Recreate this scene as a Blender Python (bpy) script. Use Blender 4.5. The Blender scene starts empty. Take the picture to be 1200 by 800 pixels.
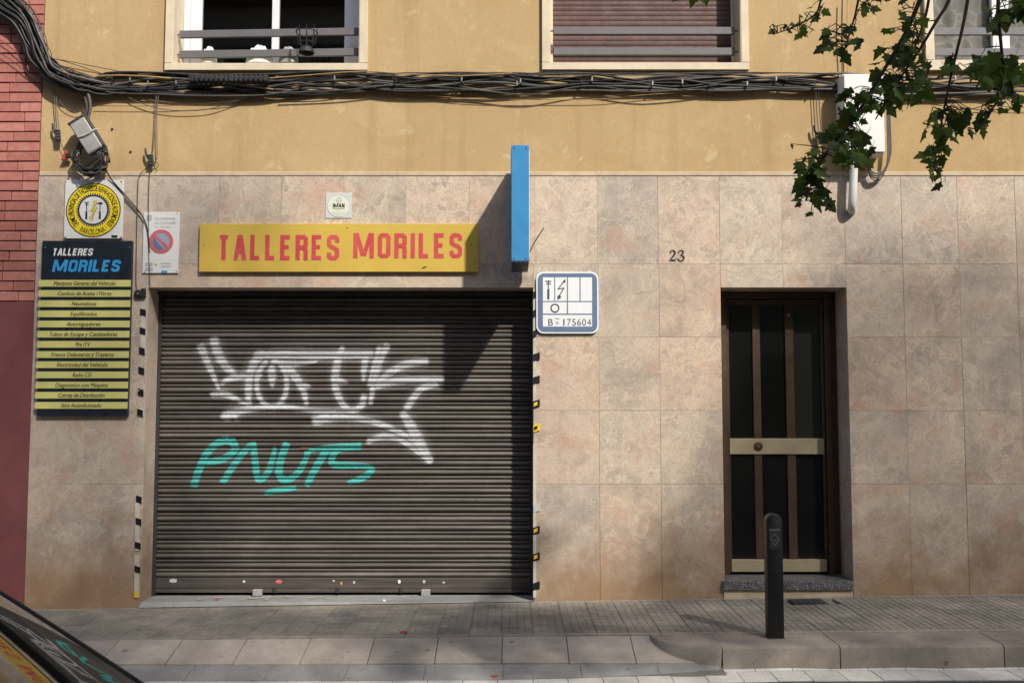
import bpy, bmesh, math, random
from mathutils import Vector, Matrix
random.seed(7)
R = math.radians
scene = bpy.context.scene
C = scene.collection

# ------------------------------------------------------------------ camera
CAM_D, CAM_H, PITCH, FPX = 7.4, 1.386, R(4.07), 1166.7
cam = bpy.data.cameras.new("camera")
cam.lens = 35.0; cam.sensor_width = 36.0; cam.clip_start = 0.02; cam.clip_end = 600
camo = bpy.data.objects.new("camera", cam); C.objects.link(camo)
camo.location = (0, -CAM_D, CAM_H); camo.rotation_euler = (R(90) + PITCH, 0, 0)
scene.camera = camo
scene.render.resolution_x = 1024; scene.render.resolution_y = 682

# ------------------------------------------------------------------ sky, sun, exposure
SUN = Vector((0.66, -1.0, 1.12)).normalized()
elev = math.asin(SUN.z)
world = bpy.data.worlds.new("World"); scene.world = world; world.use_nodes = True
wn = world.node_tree.nodes; wl = world.node_tree.links; wn.clear()
sky = wn.new("ShaderNodeTexSky"); sky.sky_type = 'NISHITA'; sky.sun_disc = False
sky.sun_elevation = elev; sky.sun_rotation = math.atan2(SUN.x, SUN.y)
sky.dust_density = 2.0; sky.air_density = 1.0; sky.ozone_density = 1.0
bg = wn.new("ShaderNodeBackground"); bg.inputs[1].default_value = 0.15
wo = wn.new("ShaderNodeOutputWorld")
wl.new(sky.outputs[0], bg.inputs[0]); wl.new(bg.outputs[0], wo.inputs[0])
sl = bpy.data.lights.new("sun", 'SUN'); sl.energy = 4.2; sl.angle = R(1.5); sl.color = (1.0, 0.94, 0.84)
so = bpy.data.objects.new("sun", sl); C.objects.link(so)
so.rotation_euler = SUN.to_track_quat('Z', 'Y').to_euler(); so.location = SUN * 60
scene.view_settings.view_transform = 'Standard'; scene.view_settings.look = 'None'
scene.view_settings.exposure = 0.35; scene.view_settings.gamma = 1.0
scene.render.engine = 'CYCLES'; scene.cycles.use_denoising = True
scene.cycles.max_bounces = 6; scene.cycles.transparent_max_bounces = 12

# ------------------------------------------------------------------ helpers
def W(px, py, y=0.0):
    """pixel of the 1200x800 photograph -> world point on the plane at depth y"""
    dx = (px - 600) / FPX; du = (400 - py) / FPX
    fy = math.cos(PITCH) - du * math.sin(PITCH); fz = math.sin(PITCH) + du * math.cos(PITCH)
    t = (y + CAM_D) / fy
    return Vector((dx * t, y, CAM_H + fz * t))

WL = {}
def link(o, parent=None, wloc=(0, 0, 0)):
    C.objects.link(o)
    w = Vector(wloc); WL[o] = w
    if parent is not None:
        o.parent = parent; o.location = w - WL[parent]
    else:
        o.location = w
    return o

def tag(o, label=None, cat=None, group=None, kind=None):
    if label: o["label"] = label
    if cat: o["category"] = cat
    if group: o["group"] = group
    if kind: o["kind"] = kind
    return o

def thing(name, loc, label, cat, group=None):
    o = bpy.data.objects.new(name, None); o.empty_display_size = 0.1
    link(o, None, loc)
    return tag(o, label, cat, group)

def sub(name, parent, loc):
    o = bpy.data.objects.new(name, None); o.empty_display_size = 0.05
    return link(o, parent, loc)

class MB:
    def __init__(s): s.v = []; s.f = []; s.c = None
    def add(s, vs, fs):
        n = len(s.v); s.v += [tuple(p) for p in vs]; s.f += [tuple(i + n for i in f) for f in fs]; return s
    def box(s, x0, x1, y0, y1, z0, z1):
        vs = [(x0,y0,z0),(x1,y0,z0),(x1,y1,z0),(x0,y1,z0),(x0,y0,z1),(x1,y0,z1),(x1,y1,z1),(x0,y1,z1)]
        return s.add(vs, [(0,3,2,1),(4,5,6,7),(0,1,5,4),(1,2,6,5),(2,3,7,6),(3,0,4,7)])
    def hexa(s, p):   # eight corners, bottom ring then top ring
        return s.add(p, [(0,3,2,1),(4,5,6,7),(0,1,5,4),(1,2,6,5),(2,3,7,6),(3,0,4,7)])
    def prism(s, poly, y0, y1):       # poly: (x,z) counter-clockwise seen from -y ; front at y0
        n = len(poly)
        vs = [(x, y0, z) for x, z in poly] + [(x, y1, z) for x, z in poly]
        fs = [tuple(range(n)), tuple(range(2*n-1, n-1, -1))]
        fs += [(i, i+n, (i+1) % n + n, (i+1) % n) for i in range(n)]
        return s.add(vs, fs)
    def sheet(s, poly, y):
        return s.add([(x, y, z) for x, z in poly], [tuple(range(len(poly)))])
    def disc(s, cx, cz, r, y, n=40, r0=0.0):
        if r0 <= 0:
            return s.sheet([(cx + r*math.cos(2*math.pi*i/n), cz + r*math.sin(2*math.pi*i/n)) for i in range(n)], y)
        vs = []; fs = []
        for i in range(n):
            a = 2*math.pi*i/n
            vs += [(cx + r*math.cos(a), y, cz + r*math.sin(a)), (cx + r0*math.cos(a), y, cz + r0*math.sin(a))]
        for i in range(n):
            j = (i+1) % n; fs.append((2*i, 2*j, 2*j+1, 2*i+1))
        return s.add(vs, fs)
    def tube(s, pts, rad, sides=6, caps=True):
        pts = [Vector(p) for p in pts]; n = len(pts)
        rads = rad if isinstance(rad, (list, tuple)) else [rad]*n
        up = Vector((0, 0, 1)); vs = []; fs = []; prev = None
        for i in range(n):
            d = (pts[min(i+1, n-1)] - pts[max(i-1, 0)])
            d = d.normalized() if d.length > 1e-9 else Vector((0,0,1))
            if prev is None:
                a = d.cross(up if abs(d.z) < .9 else Vector((1,0,0))).normalized()
            else:
                a = prev - d * prev.dot(d)
                a = a.normalized() if a.length > 1e-6 else d.orthogonal().normalized()
            prev = a; b = d.cross(a)
            for k in range(sides):
                t = 2*math.pi*k/sides
                vs.append(pts[i] + (a*math.cos(t) + b*math.sin(t)) * rads[i])
        for i in range(n-1):
            for k in range(sides):
                k2 = (k+1) % sides
                fs.append((i*sides+k, i*sides+k2, (i+1)*sides+k2, (i+1)*sides+k))
        if caps:
            fs.append(tuple(range(sides-1, -1, -1))); fs.append(tuple((n-1)*sides+k for k in range(sides)))
        return s.add(vs, fs)
    def lathe(s, prof, cx, cy, n=24):     # prof (r,z)
        vs = []; fs = []
        for r, z in prof:
            for k in range(n):
                a = 2*math.pi*k/n; vs.append((cx + r*math.cos(a), cy + r*math.sin(a), z))
        for i in range(len(prof)-1):
            for k in range(n):
                k2 = (k+1) % n; fs.append((i*n+k, i*n+k2, (i+1)*n+k2, (i+1)*n+k))
        return s.add(vs, fs)
    def ribbon(s, pts, w, y):            # flat stroke in the xz plane, mitred ; pts (x,z)
        pts = [Vector((p[0], p[1])) for p in pts]; n = len(pts)
        ws = w if isinstance(w, (list, tuple)) else [w]*n
        closed = (pts[0]-pts[-1]).length < 1e-7
        vs = []; fs = []
        for i in range(n):
            if closed:
                d0 = (pts[i]-pts[i-1 if i > 0 else n-2]).normalized(); d1 = (pts[i+1 if i < n-1 else 1]-pts[i]).normalized()
            else:
                d0 = (pts[i]-pts[i-1]).normalized() if i > 0 else (pts[1]-pts[0]).normalized()
                d1 = (pts[i+1]-pts[i]).normalized() if i < n-1 else d0
            n0 = Vector((-d0.y, d0.x)); n1 = Vector((-d1.y, d1.x)); m = (n0+n1)
            m = m.normalized() if m.length > 1e-6 else n0
            k = min(1.0/max(m.dot(n0), .35), 2.2)
            off = m * (ws[i]*.5*k)
            vs += [(pts[i].x+off.x, y, pts[i].y+off.y), (pts[i].x-off.x, y, pts[i].y-off.y)]
        for i in range(n-1): fs.append((2*i, 2*i+1, 2*i+3, 2*i+2))
        return s.add(vs, fs)
    def build(s, name, mat, parent=None, smooth=False, bevel=0.0, origin='center', seg=1, attr=None):
        me = bpy.data.meshes.new(name)
        xs = [p[0] for p in s.v]; ys = [p[1] for p in s.v]; zs = [p[2] for p in s.v]
        c = Vector(((min(xs)+max(xs))/2, (min(ys)+max(ys))/2, min(zs) if origin == 'base' else (min(zs)+max(zs))/2))
        me.from_pydata([(p[0]-c.x, p[1]-c.y, p[2]-c.z) for p in s.v], [], s.f)
        if attr:
            ca = me.attributes.new("fade", 'FLOAT', 'POINT')
            ca.data.foreach_set("value", attr)
        if bevel > 0:
            bm = bmesh.new(); bm.from_mesh(me)
            bmesh.ops.bevel(bm, geom=[e for e in bm.edges if len(e.link_faces) == 2 and e.calc_face_angle(0) > .6], offset=bevel, segments=seg, affect='EDGES', profile=.5)
            bm.to_mesh(me); bm.free()
        if smooth:
            me.polygons.foreach_set("use_smooth", [True]*len(me.polygons))
            me.set_sharp_from_angle(angle=R(40))
        me.update()
        if mat: me.materials.append(mat)
        o = bpy.data.objects.new(name, me)
        return link(o, parent, c)

def copy_part(o, parent, wloc, rot=None):
    c = o.copy(); link(c, parent, wloc)
    if rot: c.rotation_euler = rot
    return c

# ------------------------------------------------------------------ materials
def new_mat(name):
    m = bpy.data.materials.new(name); m.use_nodes = True
    nt = m.node_tree; b = nt.nodes["Principled BSDF"]
    return m, nt, b
def N(nt, t, **kw):
    n = nt.nodes.new(t)
    for k, v in kw.items():
        if k.startswith("i_"):
            n.inputs[k[2:].replace("_", " ")].default_value = v
        else: setattr(n, k, v)
    return n
def ramp(nt, fac, stops, interp='LINEAR'):
    r = nt.nodes.new("ShaderNodeValToRGB"); r.color_ramp.interpolation = interp
    e = r.color_ramp.elements
    while len(e) < len(stops): e.new(.5)
    for i, (p, c) in enumerate(stops):
        e[i].position = p; e[i].color = (c, c, c, 1) if isinstance(c, (int, float)) else (*c, 1)
    nt.links.new(fac, r.inputs[0]); return r.outputs[0]
def mix(nt, fac, a, b, mode='MIX'):
    n = nt.nodes.new("ShaderNodeMix"); n.data_type = 'RGBA'; n.blend_type = mode; n.clamp_factor = True
    for sock, val in ((n.inputs[0], fac), (n.inputs[6], a), (n.inputs[7], b)):
        if isinstance(val, (int, float)): sock.default_value = val
        elif isinstance(val, tuple): sock.default_value = (*val[:3], 1)
        else: nt.links.new(val, sock)
    return n.outputs[2]
def math_(nt, op, a, b=0.0, c=None):
    n = nt.nodes.new("ShaderNodeMath"); n.operation = op
    for i, v in enumerate((a, b) if c is None else (a, b, c)):
        if isinstance(v, (int, float)): n.inputs[i].default_value = v
        else: nt.links.new(v, n.inputs[i])
    return n.outputs[0]
def world_pos(nt, scale=(1, 1, 1), jitter=False):
    g = nt.nodes.new("ShaderNodeNewGeometry")
    mp = nt.nodes.new("ShaderNodeMapping"); mp.inputs['Scale'].default_value = scale
    nt.links.new(g.outputs['Position'], mp.inputs['Vector'])
    if jitter:
        oi = nt.nodes.new("ShaderNodeObjectInfo")
        cv = nt.nodes.new("ShaderNodeCombineXYZ")
        nt.links.new(math_(nt, 'MULTIPLY', oi.outputs['Random'], 37.0), cv.inputs[0])
        nt.links.new(math_(nt, 'MULTIPLY', oi.outputs['Random'], 91.0), cv.inputs[1])
        nt.links.new(math_(nt, 'MULTIPLY', oi.outputs['Random'], 53.0), cv.inputs[2])
        nt.links.new(cv.outputs[0], mp.inputs['Location'])
    return mp.outputs[0]
def noise(nt, vec, scale, detail=5, rough=.6, dist=0.0, out='Fac'):
    n = N(nt, "ShaderNodeTexNoise"); n.inputs['Scale'].default_value = scale; n.inputs['Detail'].default_value = detail
    n.inputs['Roughness'].default_value = rough; n.inputs['Distortion'].default_value = dist
    nt.links.new(vec, n.inputs['Vector']); return n.outputs[out]
def bump(nt, b, h, strength=.3, dist=.01):
    n = N(nt, "ShaderNodeBump"); n.inputs['Strength'].default_value = strength; n.inputs['Distance'].default_value = dist
    nt.links.new(h, n.inputs['Height']); nt.links.new(n.outputs[0], b.inputs['Normal'])
def zcoord(nt):
    g = nt.nodes.new("ShaderNodeNewGeometry"); s = nt.nodes.new("ShaderNodeSeparateXYZ")
    nt.links.new(g.outputs['Position'], s.inputs[0]); return s.outputs

def plain(name, col, rough=.6, metal=0.0, var=.25, vscale=9.0, dirt=None, dirt_amt=.4, bmp=.0, ior=1.5, jitter=False, objvar=0.0):
    m, nt, b = new_mat(name)
    v = world_pos(nt, jitter=jitter)
    n1 = noise(nt, v, vscale, 6, .65)
    f = ramp(nt, n1, [(.3, 1-var), (.7, 1+var*.6)])
    c = mix(nt, 1.0, (*col,), f, 'MULTIPLY')
    if objvar:
        oi = nt.nodes.new("ShaderNodeObjectInfo")
        c = mix(nt, 1.0, c, ramp(nt, oi.outputs['Random'], [(0, 1-objvar), (1, 1+objvar)]), 'MULTIPLY')
    if dirt:
        n2 = noise(nt, v, vscale*.35, 8, .75)
        c = mix(nt, math_(nt, 'MULTIPLY', ramp(nt, n2, [(.5, 0.0), (.72, 1.0)]), dirt_amt), c, dirt)
    nt.links.new(c, b.inputs['Base Color'])
    b.inputs['Roughness'].default_value = rough; b.inputs['Metallic'].default_value = metal; b.inputs['IOR'].default_value = ior
    if rough > .15:
        nt.links.new(ramp(nt, noise(nt, v, vscale*2.3, 4), [(.3, max(rough-.1, .05)), (.7, min(rough+.12, 1))]), b.inputs['Roughness'])
    if bmp: bump(nt, b, noise(nt, v, vscale*6, 4), bmp, .004)
    return m

def mk_plaster():
    m, nt, b = new_mat("ochre_plaster")
    v = world_pos(nt)
    big = noise(nt, v, .55, 4, .6); mid = noise(nt, v, 2.6, 6, .65, .6); fine = noise(nt, v, 60, 4, .7)
    c = mix(nt, ramp(nt, big, [(.32, 0.0), (.68, 1.0)]), (.395, .268, .126), (.475, .338, .175))
    c = mix(nt, math_(nt, 'MULTIPLY', ramp(nt, mid, [(.50, 0.0), (.64, 1.0)]), .45), c, (.50, .375, .205))
    streak = noise(nt, world_pos(nt, (7, 7, .35)), 1.0, 5, .6)
    c = mix(nt, math_(nt, 'MULTIPLY', ramp(nt, streak, [(.53, 0.0), (.75, 1.0)]), .42), c, (.28, .185, .085))
    blot = noise(nt, v, 5.5, 7, .7, .4)
    c = mix(nt, math_(nt, 'MULTIPLY', ramp(nt, blot, [(.585, 0.0), (.66, 1.0)]), .6), c, (.54, .44, .28))
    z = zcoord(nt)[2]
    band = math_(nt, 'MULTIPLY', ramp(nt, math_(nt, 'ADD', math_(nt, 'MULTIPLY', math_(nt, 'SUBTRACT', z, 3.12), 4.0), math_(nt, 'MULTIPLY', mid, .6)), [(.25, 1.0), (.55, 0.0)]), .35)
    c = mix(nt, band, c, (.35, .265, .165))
    c = mix(nt, 1.0, c, ramp(nt, fine, [(.3, .93), (.7, 1.05)]), 'MULTIPLY')
    nt.links.new(c, b.inputs['Base Color']); b.inputs['Roughness'].default_value = .88; b.inputs['Specular IOR Level'].default_value = .2
    h = math_(nt, 'ADD', math_(nt, 'MULTIPLY', fine, .5), math_(nt, 'MULTIPLY', mid, 1.2))
    bump(nt, b, h, .35, .006); return m

def mk_marble():
    m, nt, b = new_mat("brecciated_marble")
    v = world_pos(nt, jitter=True)
    oi = nt.nodes.new("ShaderNodeObjectInfo"); rnd = oi.outputs['Random']
    warp = noise(nt, v, 4.5, 5, .6, 0, 'Color')
    vv = nt.nodes.new("ShaderNodeVectorMath"); vv.operation = 'MULTIPLY_ADD'
    nt.links.new(warp, vv.inputs[0]); vv.inputs[1].default_value = (.30, .30, .30); nt.links.new(v, vv.inputs[2])
    cloud = noise(nt, vv.outputs[0], 2.2, 7, .62, .8)
    base = ramp(nt, cloud, [(.28, (.27, .225, .18)), (.45, (.41, .335, .265)), (.58, (.50, .41, .31)), (.74, (.44, .305, .205))])
    # clasts
    vo = N(nt, "ShaderNodeTexVoronoi", feature='F1'); vo.inputs['Scale'].default_value = 13.0; vo.inputs['Randomness'].default_value = 1
    nt.links.new(vv.outputs[0], vo.inputs['Vector'])
    tone = ramp(nt, vo.outputs['Color'], [(.12, (.265, .235, .20)), (.35, (.40, .335, .265)), (.6, (.47, .39, .295)), (.85, (.55, .455, .345))])
    fz = noise(nt, v, 22, 8, .75, .5)
    tone = mix(nt, .32, tone, ramp(nt, fz, [(.30, (.30, .255, .21)), (.5, (.44, .365, .285)), (.68, (.55, .46, .35))]))
    pn = math_(nt, 'MULTIPLY', math_(nt, 'FRACT', math_(nt, 'MULTIPLY', rnd, 7.31)), .5)
    cm = math_(nt, 'MULTIPLY', ramp(nt, noise(nt, v, 2.4, 3), [(.36, .25), (.60, 1.0)]), math_(nt, 'ADD', math_(nt, 'MULTIPLY', ramp(nt, math_(nt, 'SUBTRACT', zcoord(nt)[2], 2.0), [(.44, .0), (.50, 1.0)]), .35), math_(nt, 'ADD', .22, pn)))
    c = mix(nt, cm, base, tone)
    ve = N(nt, "ShaderNodeTexVoronoi", feature='DISTANCE_TO_EDGE'); ve.inputs['Scale'].default_value = 13.0
    nt.links.new(vv.outputs[0], ve.inputs['Vector'])
    vein = ramp(nt, ve.outputs[0], [(.0, 1.0), (.09, 0.0)])
    c = mix(nt, math_(nt, 'MULTIPLY', vein, math_(nt, 'MULTIPLY', cm, .95)), c, (.60, .495, .37))
    vf = N(nt, "ShaderNodeTexVoronoi", feature='DISTANCE_TO_EDGE'); vf.inputs['Scale'].default_value = 27.0
    nt.links.new(vv.outputs[0], vf.inputs['Vector'])
    c = mix(nt, math_(nt, 'MULTIPLY', ramp(nt, vf.outputs[0], [(.0, 1.0), (.12, 0.0)]), math_(nt, 'MULTIPLY', cm, .5)), c, (.58, .475, .35))
    # long pale veins and rosy patches
    lv = noise(nt, vv.outputs[0], 1.6, 6, .55, 1.2)
    line = ramp(nt, math_(nt, 'ABSOLUTE', math_(nt, 'SUBTRACT', lv, .5)), [(.0, 1.0), (.016, 0.0)])
    c = mix(nt, math_(nt, 'MULTIPLY', line, .72), c, (.60, .49, .37))
    lv2 = noise(nt, vv.outputs[0], 4.3, 7, .6, 1.6)
    line2 = ramp(nt, math_(nt, 'ABSOLUTE', math_(nt, 'SUBTRACT', lv2, .52)), [(.0, 1.0), (.014, 0.0)])
    c = mix(nt, math_(nt, 'MULTIPLY', line2, .55), c, (.30, .235, .175))
    rose = noise(nt, v, 3.2, 5, .65)
    c = mix(nt, math_(nt, 'MULTIPLY', ramp(nt, rose, [(.54, 0.0), (.66, 1.0)]), .5), c, (.47, .285, .195))
    pit = noise(nt, v, 26, 4, .6)
    c = mix(nt, math_(nt, 'MULTIPLY', ramp(nt, pit, [(.62, 0.0), (.70, 1.0)]), .35), c, (.24, .19, .145))
    gr = noise(nt, v, 75, 4, .7)
    c = mix(nt, 1.0, c, ramp(nt, gr, [(.3, .86), (.7, 1.13)]), 'MULTIPLY')
    # panel-to-panel tone
    t1 = ramp(nt, rnd, [(0, (.89, .90, .94)), (.3, (1.0, 1.0, 1.01)), (.55, (1.05, .99, .95)), (.8, (.95, .96, .99)), (1, (1.04, 1.03, 1.02))])
    c = mix(nt, 1.0, c, t1, 'MULTIPLY')
    c = mix(nt, 1.0, c, (1.02, 1.03, 1.06), 'MULTIPLY')
    # damp/rust staining creeping up from the pavement
    z = zcoord(nt)[2]
    wv = world_pos(nt)
    st = noise(nt, wv, 3.0, 7, .7, .5)
    low = ramp(nt, math_(nt, 'ADD', math_(nt, 'MULTIPLY', z, -.95), math_(nt, 'MULTIPLY', st, 1.6)), [(.18, 0.0), (.80, 1.0)])
    c = mix(nt, math_(nt, 'MULTIPLY', low, .80), c, (.25, .145, .070))
    drip = noise(nt, world_pos(nt, (9, 9, .5)), 1.0, 5, .65)
    c = mix(nt, math_(nt, 'MULTIPLY', ramp(nt, drip, [(.56, 0.0), (.74, 1.0)]), .22), c, (.30, .22, .15))
    nt.links.new(c, b.inputs['Base Color'])
    nt.links.new(ramp(nt, cloud, [(.3, .42), (.7, .62)]), b.inputs['Roughness']); b.inputs['Specular IOR Level'].default_value = .35
    bump(nt, b, math_(nt, 'ADD', noise(nt, v, 30, 5), math_(nt, 'MULTIPLY', ve.outputs[0], .4)), .12, .003)
    return m

def mk_tile(name, c0, c1, sc=14.0, stain=(.10, .09, .08), obj=.14):
    m, nt, b = new_mat(name)
    v = world_pos(nt)
    n1 = noise(nt, v, sc, 7, .7); n2 = noise(nt, v, 1.3, 6, .65, .4); n3 = noise(nt, v, 120, 3, .7)
    c = mix(nt, ramp(nt, n1, [(.3, 0.0), (.7, 1.0)]), c0, c1)
    oi = nt.nodes.new("ShaderNodeObjectInfo")
    c = mix(nt, 1.0, c, ramp(nt, oi.outputs['Random'], [(0, 1-obj), (.5, 1.0), (1, 1+obj)]), 'MULTIPLY')
    c = mix(nt, math_(nt, 'MULTIPLY', ramp(nt, n2, [(.46, 0.0), (.66, 1.0)]), .5), c, stain)
    sp = noise(nt, v, 38, 3, .6)
    c = mix(nt, math_(nt, 'MULTIPLY', ramp(nt, sp, [(.66, 0.0), (.70, 1.0)]), .5), c, (.05, .047, .043))
    gum = N(nt, "ShaderNodeTexVoronoi"); gum.inputs['Scale'].default_value = 5.5; nt.links.new(v, gum.inputs['Vector'])
    c = mix(nt, math_(nt, 'MULTIPLY', ramp(nt, gum.outputs['Distance'], [(.07, 1.0), (.11, 0.0)]), ramp(nt, gum.outputs['Color'], [(.45, 0.0), (.5, .6)])), c, (.075, .068, .06))
    c = mix(nt, 1.0, c, ramp(nt, n3, [(.25, .82), (.75, 1.15)]), 'MULTIPLY')
    nt.links.new(c, b.inputs['Base Color']); b.inputs['Roughness'].default_value = .86; b.inputs['Specular IOR Level'].default_value = .25
    bump(nt, b, math_(nt, 'ADD', n3, n1), .4, .003); return m

def mk_brick():
    m, nt, b = new_mat("red_brick")
    v = world_pos(nt, jitter=True); oi = nt.nodes.new("ShaderNodeObjectInfo")
    c = ramp(nt, oi.outputs['Random'], [(0, (.33, .115, .092)), (.5, (.40, .148, .118)), (1, (.46, .19, .152))])
    n1 = noise(nt, v, 22, 6, .7)
    c = mix(nt, 1.0, c, ramp(nt, n1, [(.3, .8), (.7, 1.15)]), 'MULTIPLY')
    c = mix(nt, math_(nt, 'MULTIPLY', ramp(nt, noise(nt, v, 6, 6, .7), [(.58, 0.0), (.72, 1.0)]), .35), c, (.40, .27, .22))
    nt.links.new(c, b.inputs['Base Color']); b.inputs['Roughness'].default_value = .85
    bump(nt, b, n1, .5, .004); return m

def mk_shutter():
    m, nt, b = new_mat("grimy_shutter_steel")
    v = world_pos(nt)
    streak = noise(nt, world_pos(nt, (1.2, 1, 26)), 1.0, 6, .65)
    c = ramp(nt, streak, [(.3, (.068, .058, .051)), (.5, (.118, .103, .091)), (.72, (.185, .165, .146))])
    oi = nt.nodes.new("ShaderNodeObjectInfo")
    c = mix(nt, 1.0, c, ramp(nt, oi.outputs['Random'], [(0, .78), (1, 1.2)]), 'MULTIPLY')
    g = noise(nt, v, 2.2, 7, .7, .3)
    c = mix(nt, math_(nt, 'MULTIPLY', ramp(nt, g, [(.45, 0.0), (.7, 1.0)]), .55), c, (.055, .044, .038))
    sp = noise(nt, v, 55, 3, .6)
    c = mix(nt, math_(nt, 'MULTIPLY', ramp(nt, sp, [(.68, 0.0), (.72, 1.0)]), .35), c, (.30, .27, .23))
    nt.links.new(c, b.inputs['Base Color']); b.inputs['Metallic'].default_value = .35
    nt.links.new(ramp(nt, g, [(.3, .42), (.7, .62)]), b.inputs['Roughness'])
    bump(nt, b, noise(nt, v, 30, 4), .12, .003); return m

def mk_granite():
    m, nt, b = new_mat("speckled_granite")
    v = world_pos(nt)
    vo = N(nt, "ShaderNodeTexVoronoi"); vo.inputs['Scale'].default_value = 170; nt.links.new(v, vo.inputs['Vector'])
    c = ramp(nt, vo.outputs['Color'], [(.25, (.035, .035, .037)), (.45, (.11, .11, .112)), (.7, (.24, .24, .24)), (.9, (.36, .36, .35))], 'CONSTANT')
    nt.links.new(mix(nt, ramp(nt, noise(nt, v, 5, 5), [(.5, 0.0), (.8, .5)]), c, (.13, .11, .09)), b.inputs['Base Color'])
    b.inputs['Roughness'].default_value = .5; return m

def mk_asphalt():
    m, nt, b = new_mat("asphalt")
    v = world_pos(nt)
    n3 = noise(nt, v, 160, 3, .7); n1 = noise(nt, v, 1.1, 6, .6)
    c = ramp(nt, n3, [(.3, (.035, .034, .034)), (.55, (.062, .060, .058)), (.75, (.12, .117, .11))])
    c = mix(nt, 1.0, c, ramp(nt, n1, [(.3, .85), (.7, 1.25)]), 'MULTIPLY')
    nt.links.new(c, b.inputs['Base Color']); b.inputs['Roughness'].default_value = .85
    bump(nt, b, n3, .7, .006); return m

def mk_leaf(name, lo, hi):
    m, nt, b = new_mat(name)
    oi = nt.nodes.new("ShaderNodeObjectInfo")
    v = world_pos(nt)
    f = math_(nt, 'ADD', math_(nt, 'MULTIPLY', oi.outputs['Random'], .6), math_(nt, 'MULTIPLY', noise(nt, v, 7, 4), .5))
    c = ramp(nt, f, [(.2, lo), (.85, hi)])
    nt.links.new(c, b.inputs['Base Color']); b.inputs['Roughness'].default_value = .6; b.inputs['Specular IOR Level'].default_value = .22
    tr = nt.nodes.new("ShaderNodeBsdfTranslucent"); nt.links.new(mix(nt, 1.0, c, (1.4, 1.5, .5), 'MULTIPLY'), tr.inputs[0])
    ms = nt.nodes.new("ShaderNodeMixShader"); ms.inputs[0].default_value = .34
    out = nt.nodes["Material Output"]
    nt.links.new(b.outputs[0], ms.inputs[1]); nt.links.new(tr.outputs[0], ms.inputs[2]); nt.links.new(ms.outputs[0], out.inputs[0])
    return m

def mk_spray(name, col):
    m, nt, b = new_mat(name)
    at = nt.nodes.new("ShaderNodeAttribute"); at.attribute_name = "fade"
    v = world_pos(nt)
    n = noise(nt, world_pos(nt, (1, 1, 3)), 40, 4, .7)
    f = math_(nt, 'MULTIPLY', at.outputs['Fac'], math_(nt, 'ADD', .42, math_(nt, 'MULTIPLY', n, .85)))
    fac = ramp(nt, f, [(.08, 0.0), (.95, .76)])
    b.inputs['Base Color'].default_value = (*col, 1); b.inputs['Roughness'].default_value = .55
    tr = nt.nodes.new("ShaderNodeBsdfTransparent"); ms = nt.nodes.new("ShaderNodeMixShader")
    nt.links.new(fac, ms.inputs[0]); nt.links.new(tr.outputs[0], ms.inputs[1]); nt.links.new(b.outputs[0], ms.inputs[2])
    nt.links.new(ms.outputs[0], nt.nodes["Material Output"].inputs[0]); return m

def mk_glass(name, tint=(.02, .022, .022), rough=.02, ior=1.5):
    m, nt, b = new_mat(name)
    v = world_pos(nt)
    b.inputs['Base Color'].default_value = (*tint, 1); b.inputs['IOR'].default_value = ior
    nt.links.new(ramp(nt, noise(nt, v, 3, 5, .7), [(.4, rough), (.75, rough+.06)]), b.inputs['Roughness'])
    return m

def mk_clear_glass():
    m, nt, b = new_mat("window_glass")
    tr = nt.nodes.new("ShaderNodeBsdfTransparent"); tr.inputs[0].default_value = (.86, .88, .87, 1)
    gl = nt.nodes.new("ShaderNodeBsdfGlossy"); gl.inputs['Roughness'].default_value = .01
    lw = nt.nodes.new("ShaderNodeLayerWeight"); lw.inputs[0].default_value = .5
    fr_ = math_(nt, 'ADD', math_(nt, 'MULTIPLY', math_(nt, 'POWER', lw.outputs['Facing'], 4.0), .9), .045)
    ms = nt.nodes.new("ShaderNodeMixShader")
    nt.links.new(fr_, ms.inputs[0]); nt.links.new(tr.outputs[0], ms.inputs[1]); nt.links.new(gl.outputs[0], ms.inputs[2])
    nt.links.new(ms.outputs[0], nt.nodes["Material Output"].inputs[0]); return m

def mk_lace():
    m, nt, b = new_mat("lace_curtain")
    v = world_pos(nt, (1, 1, 1))
    vo = N(nt, "ShaderNodeTexVoronoi", feature='DISTANCE_TO_EDGE'); vo.inputs['Scale'].default_value = 9; nt.links.new(v, vo.inputs['Vector'])
    c = ramp(nt, vo.outputs[0], [(.0, (.52, .48, .46)), (.05, (.36, .325, .31)), (.3, (.30, .27, .255))])
    nt.links.new(c, b.inputs['Base Color']); b.inputs['Roughness'].default_value = .9; return m

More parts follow.
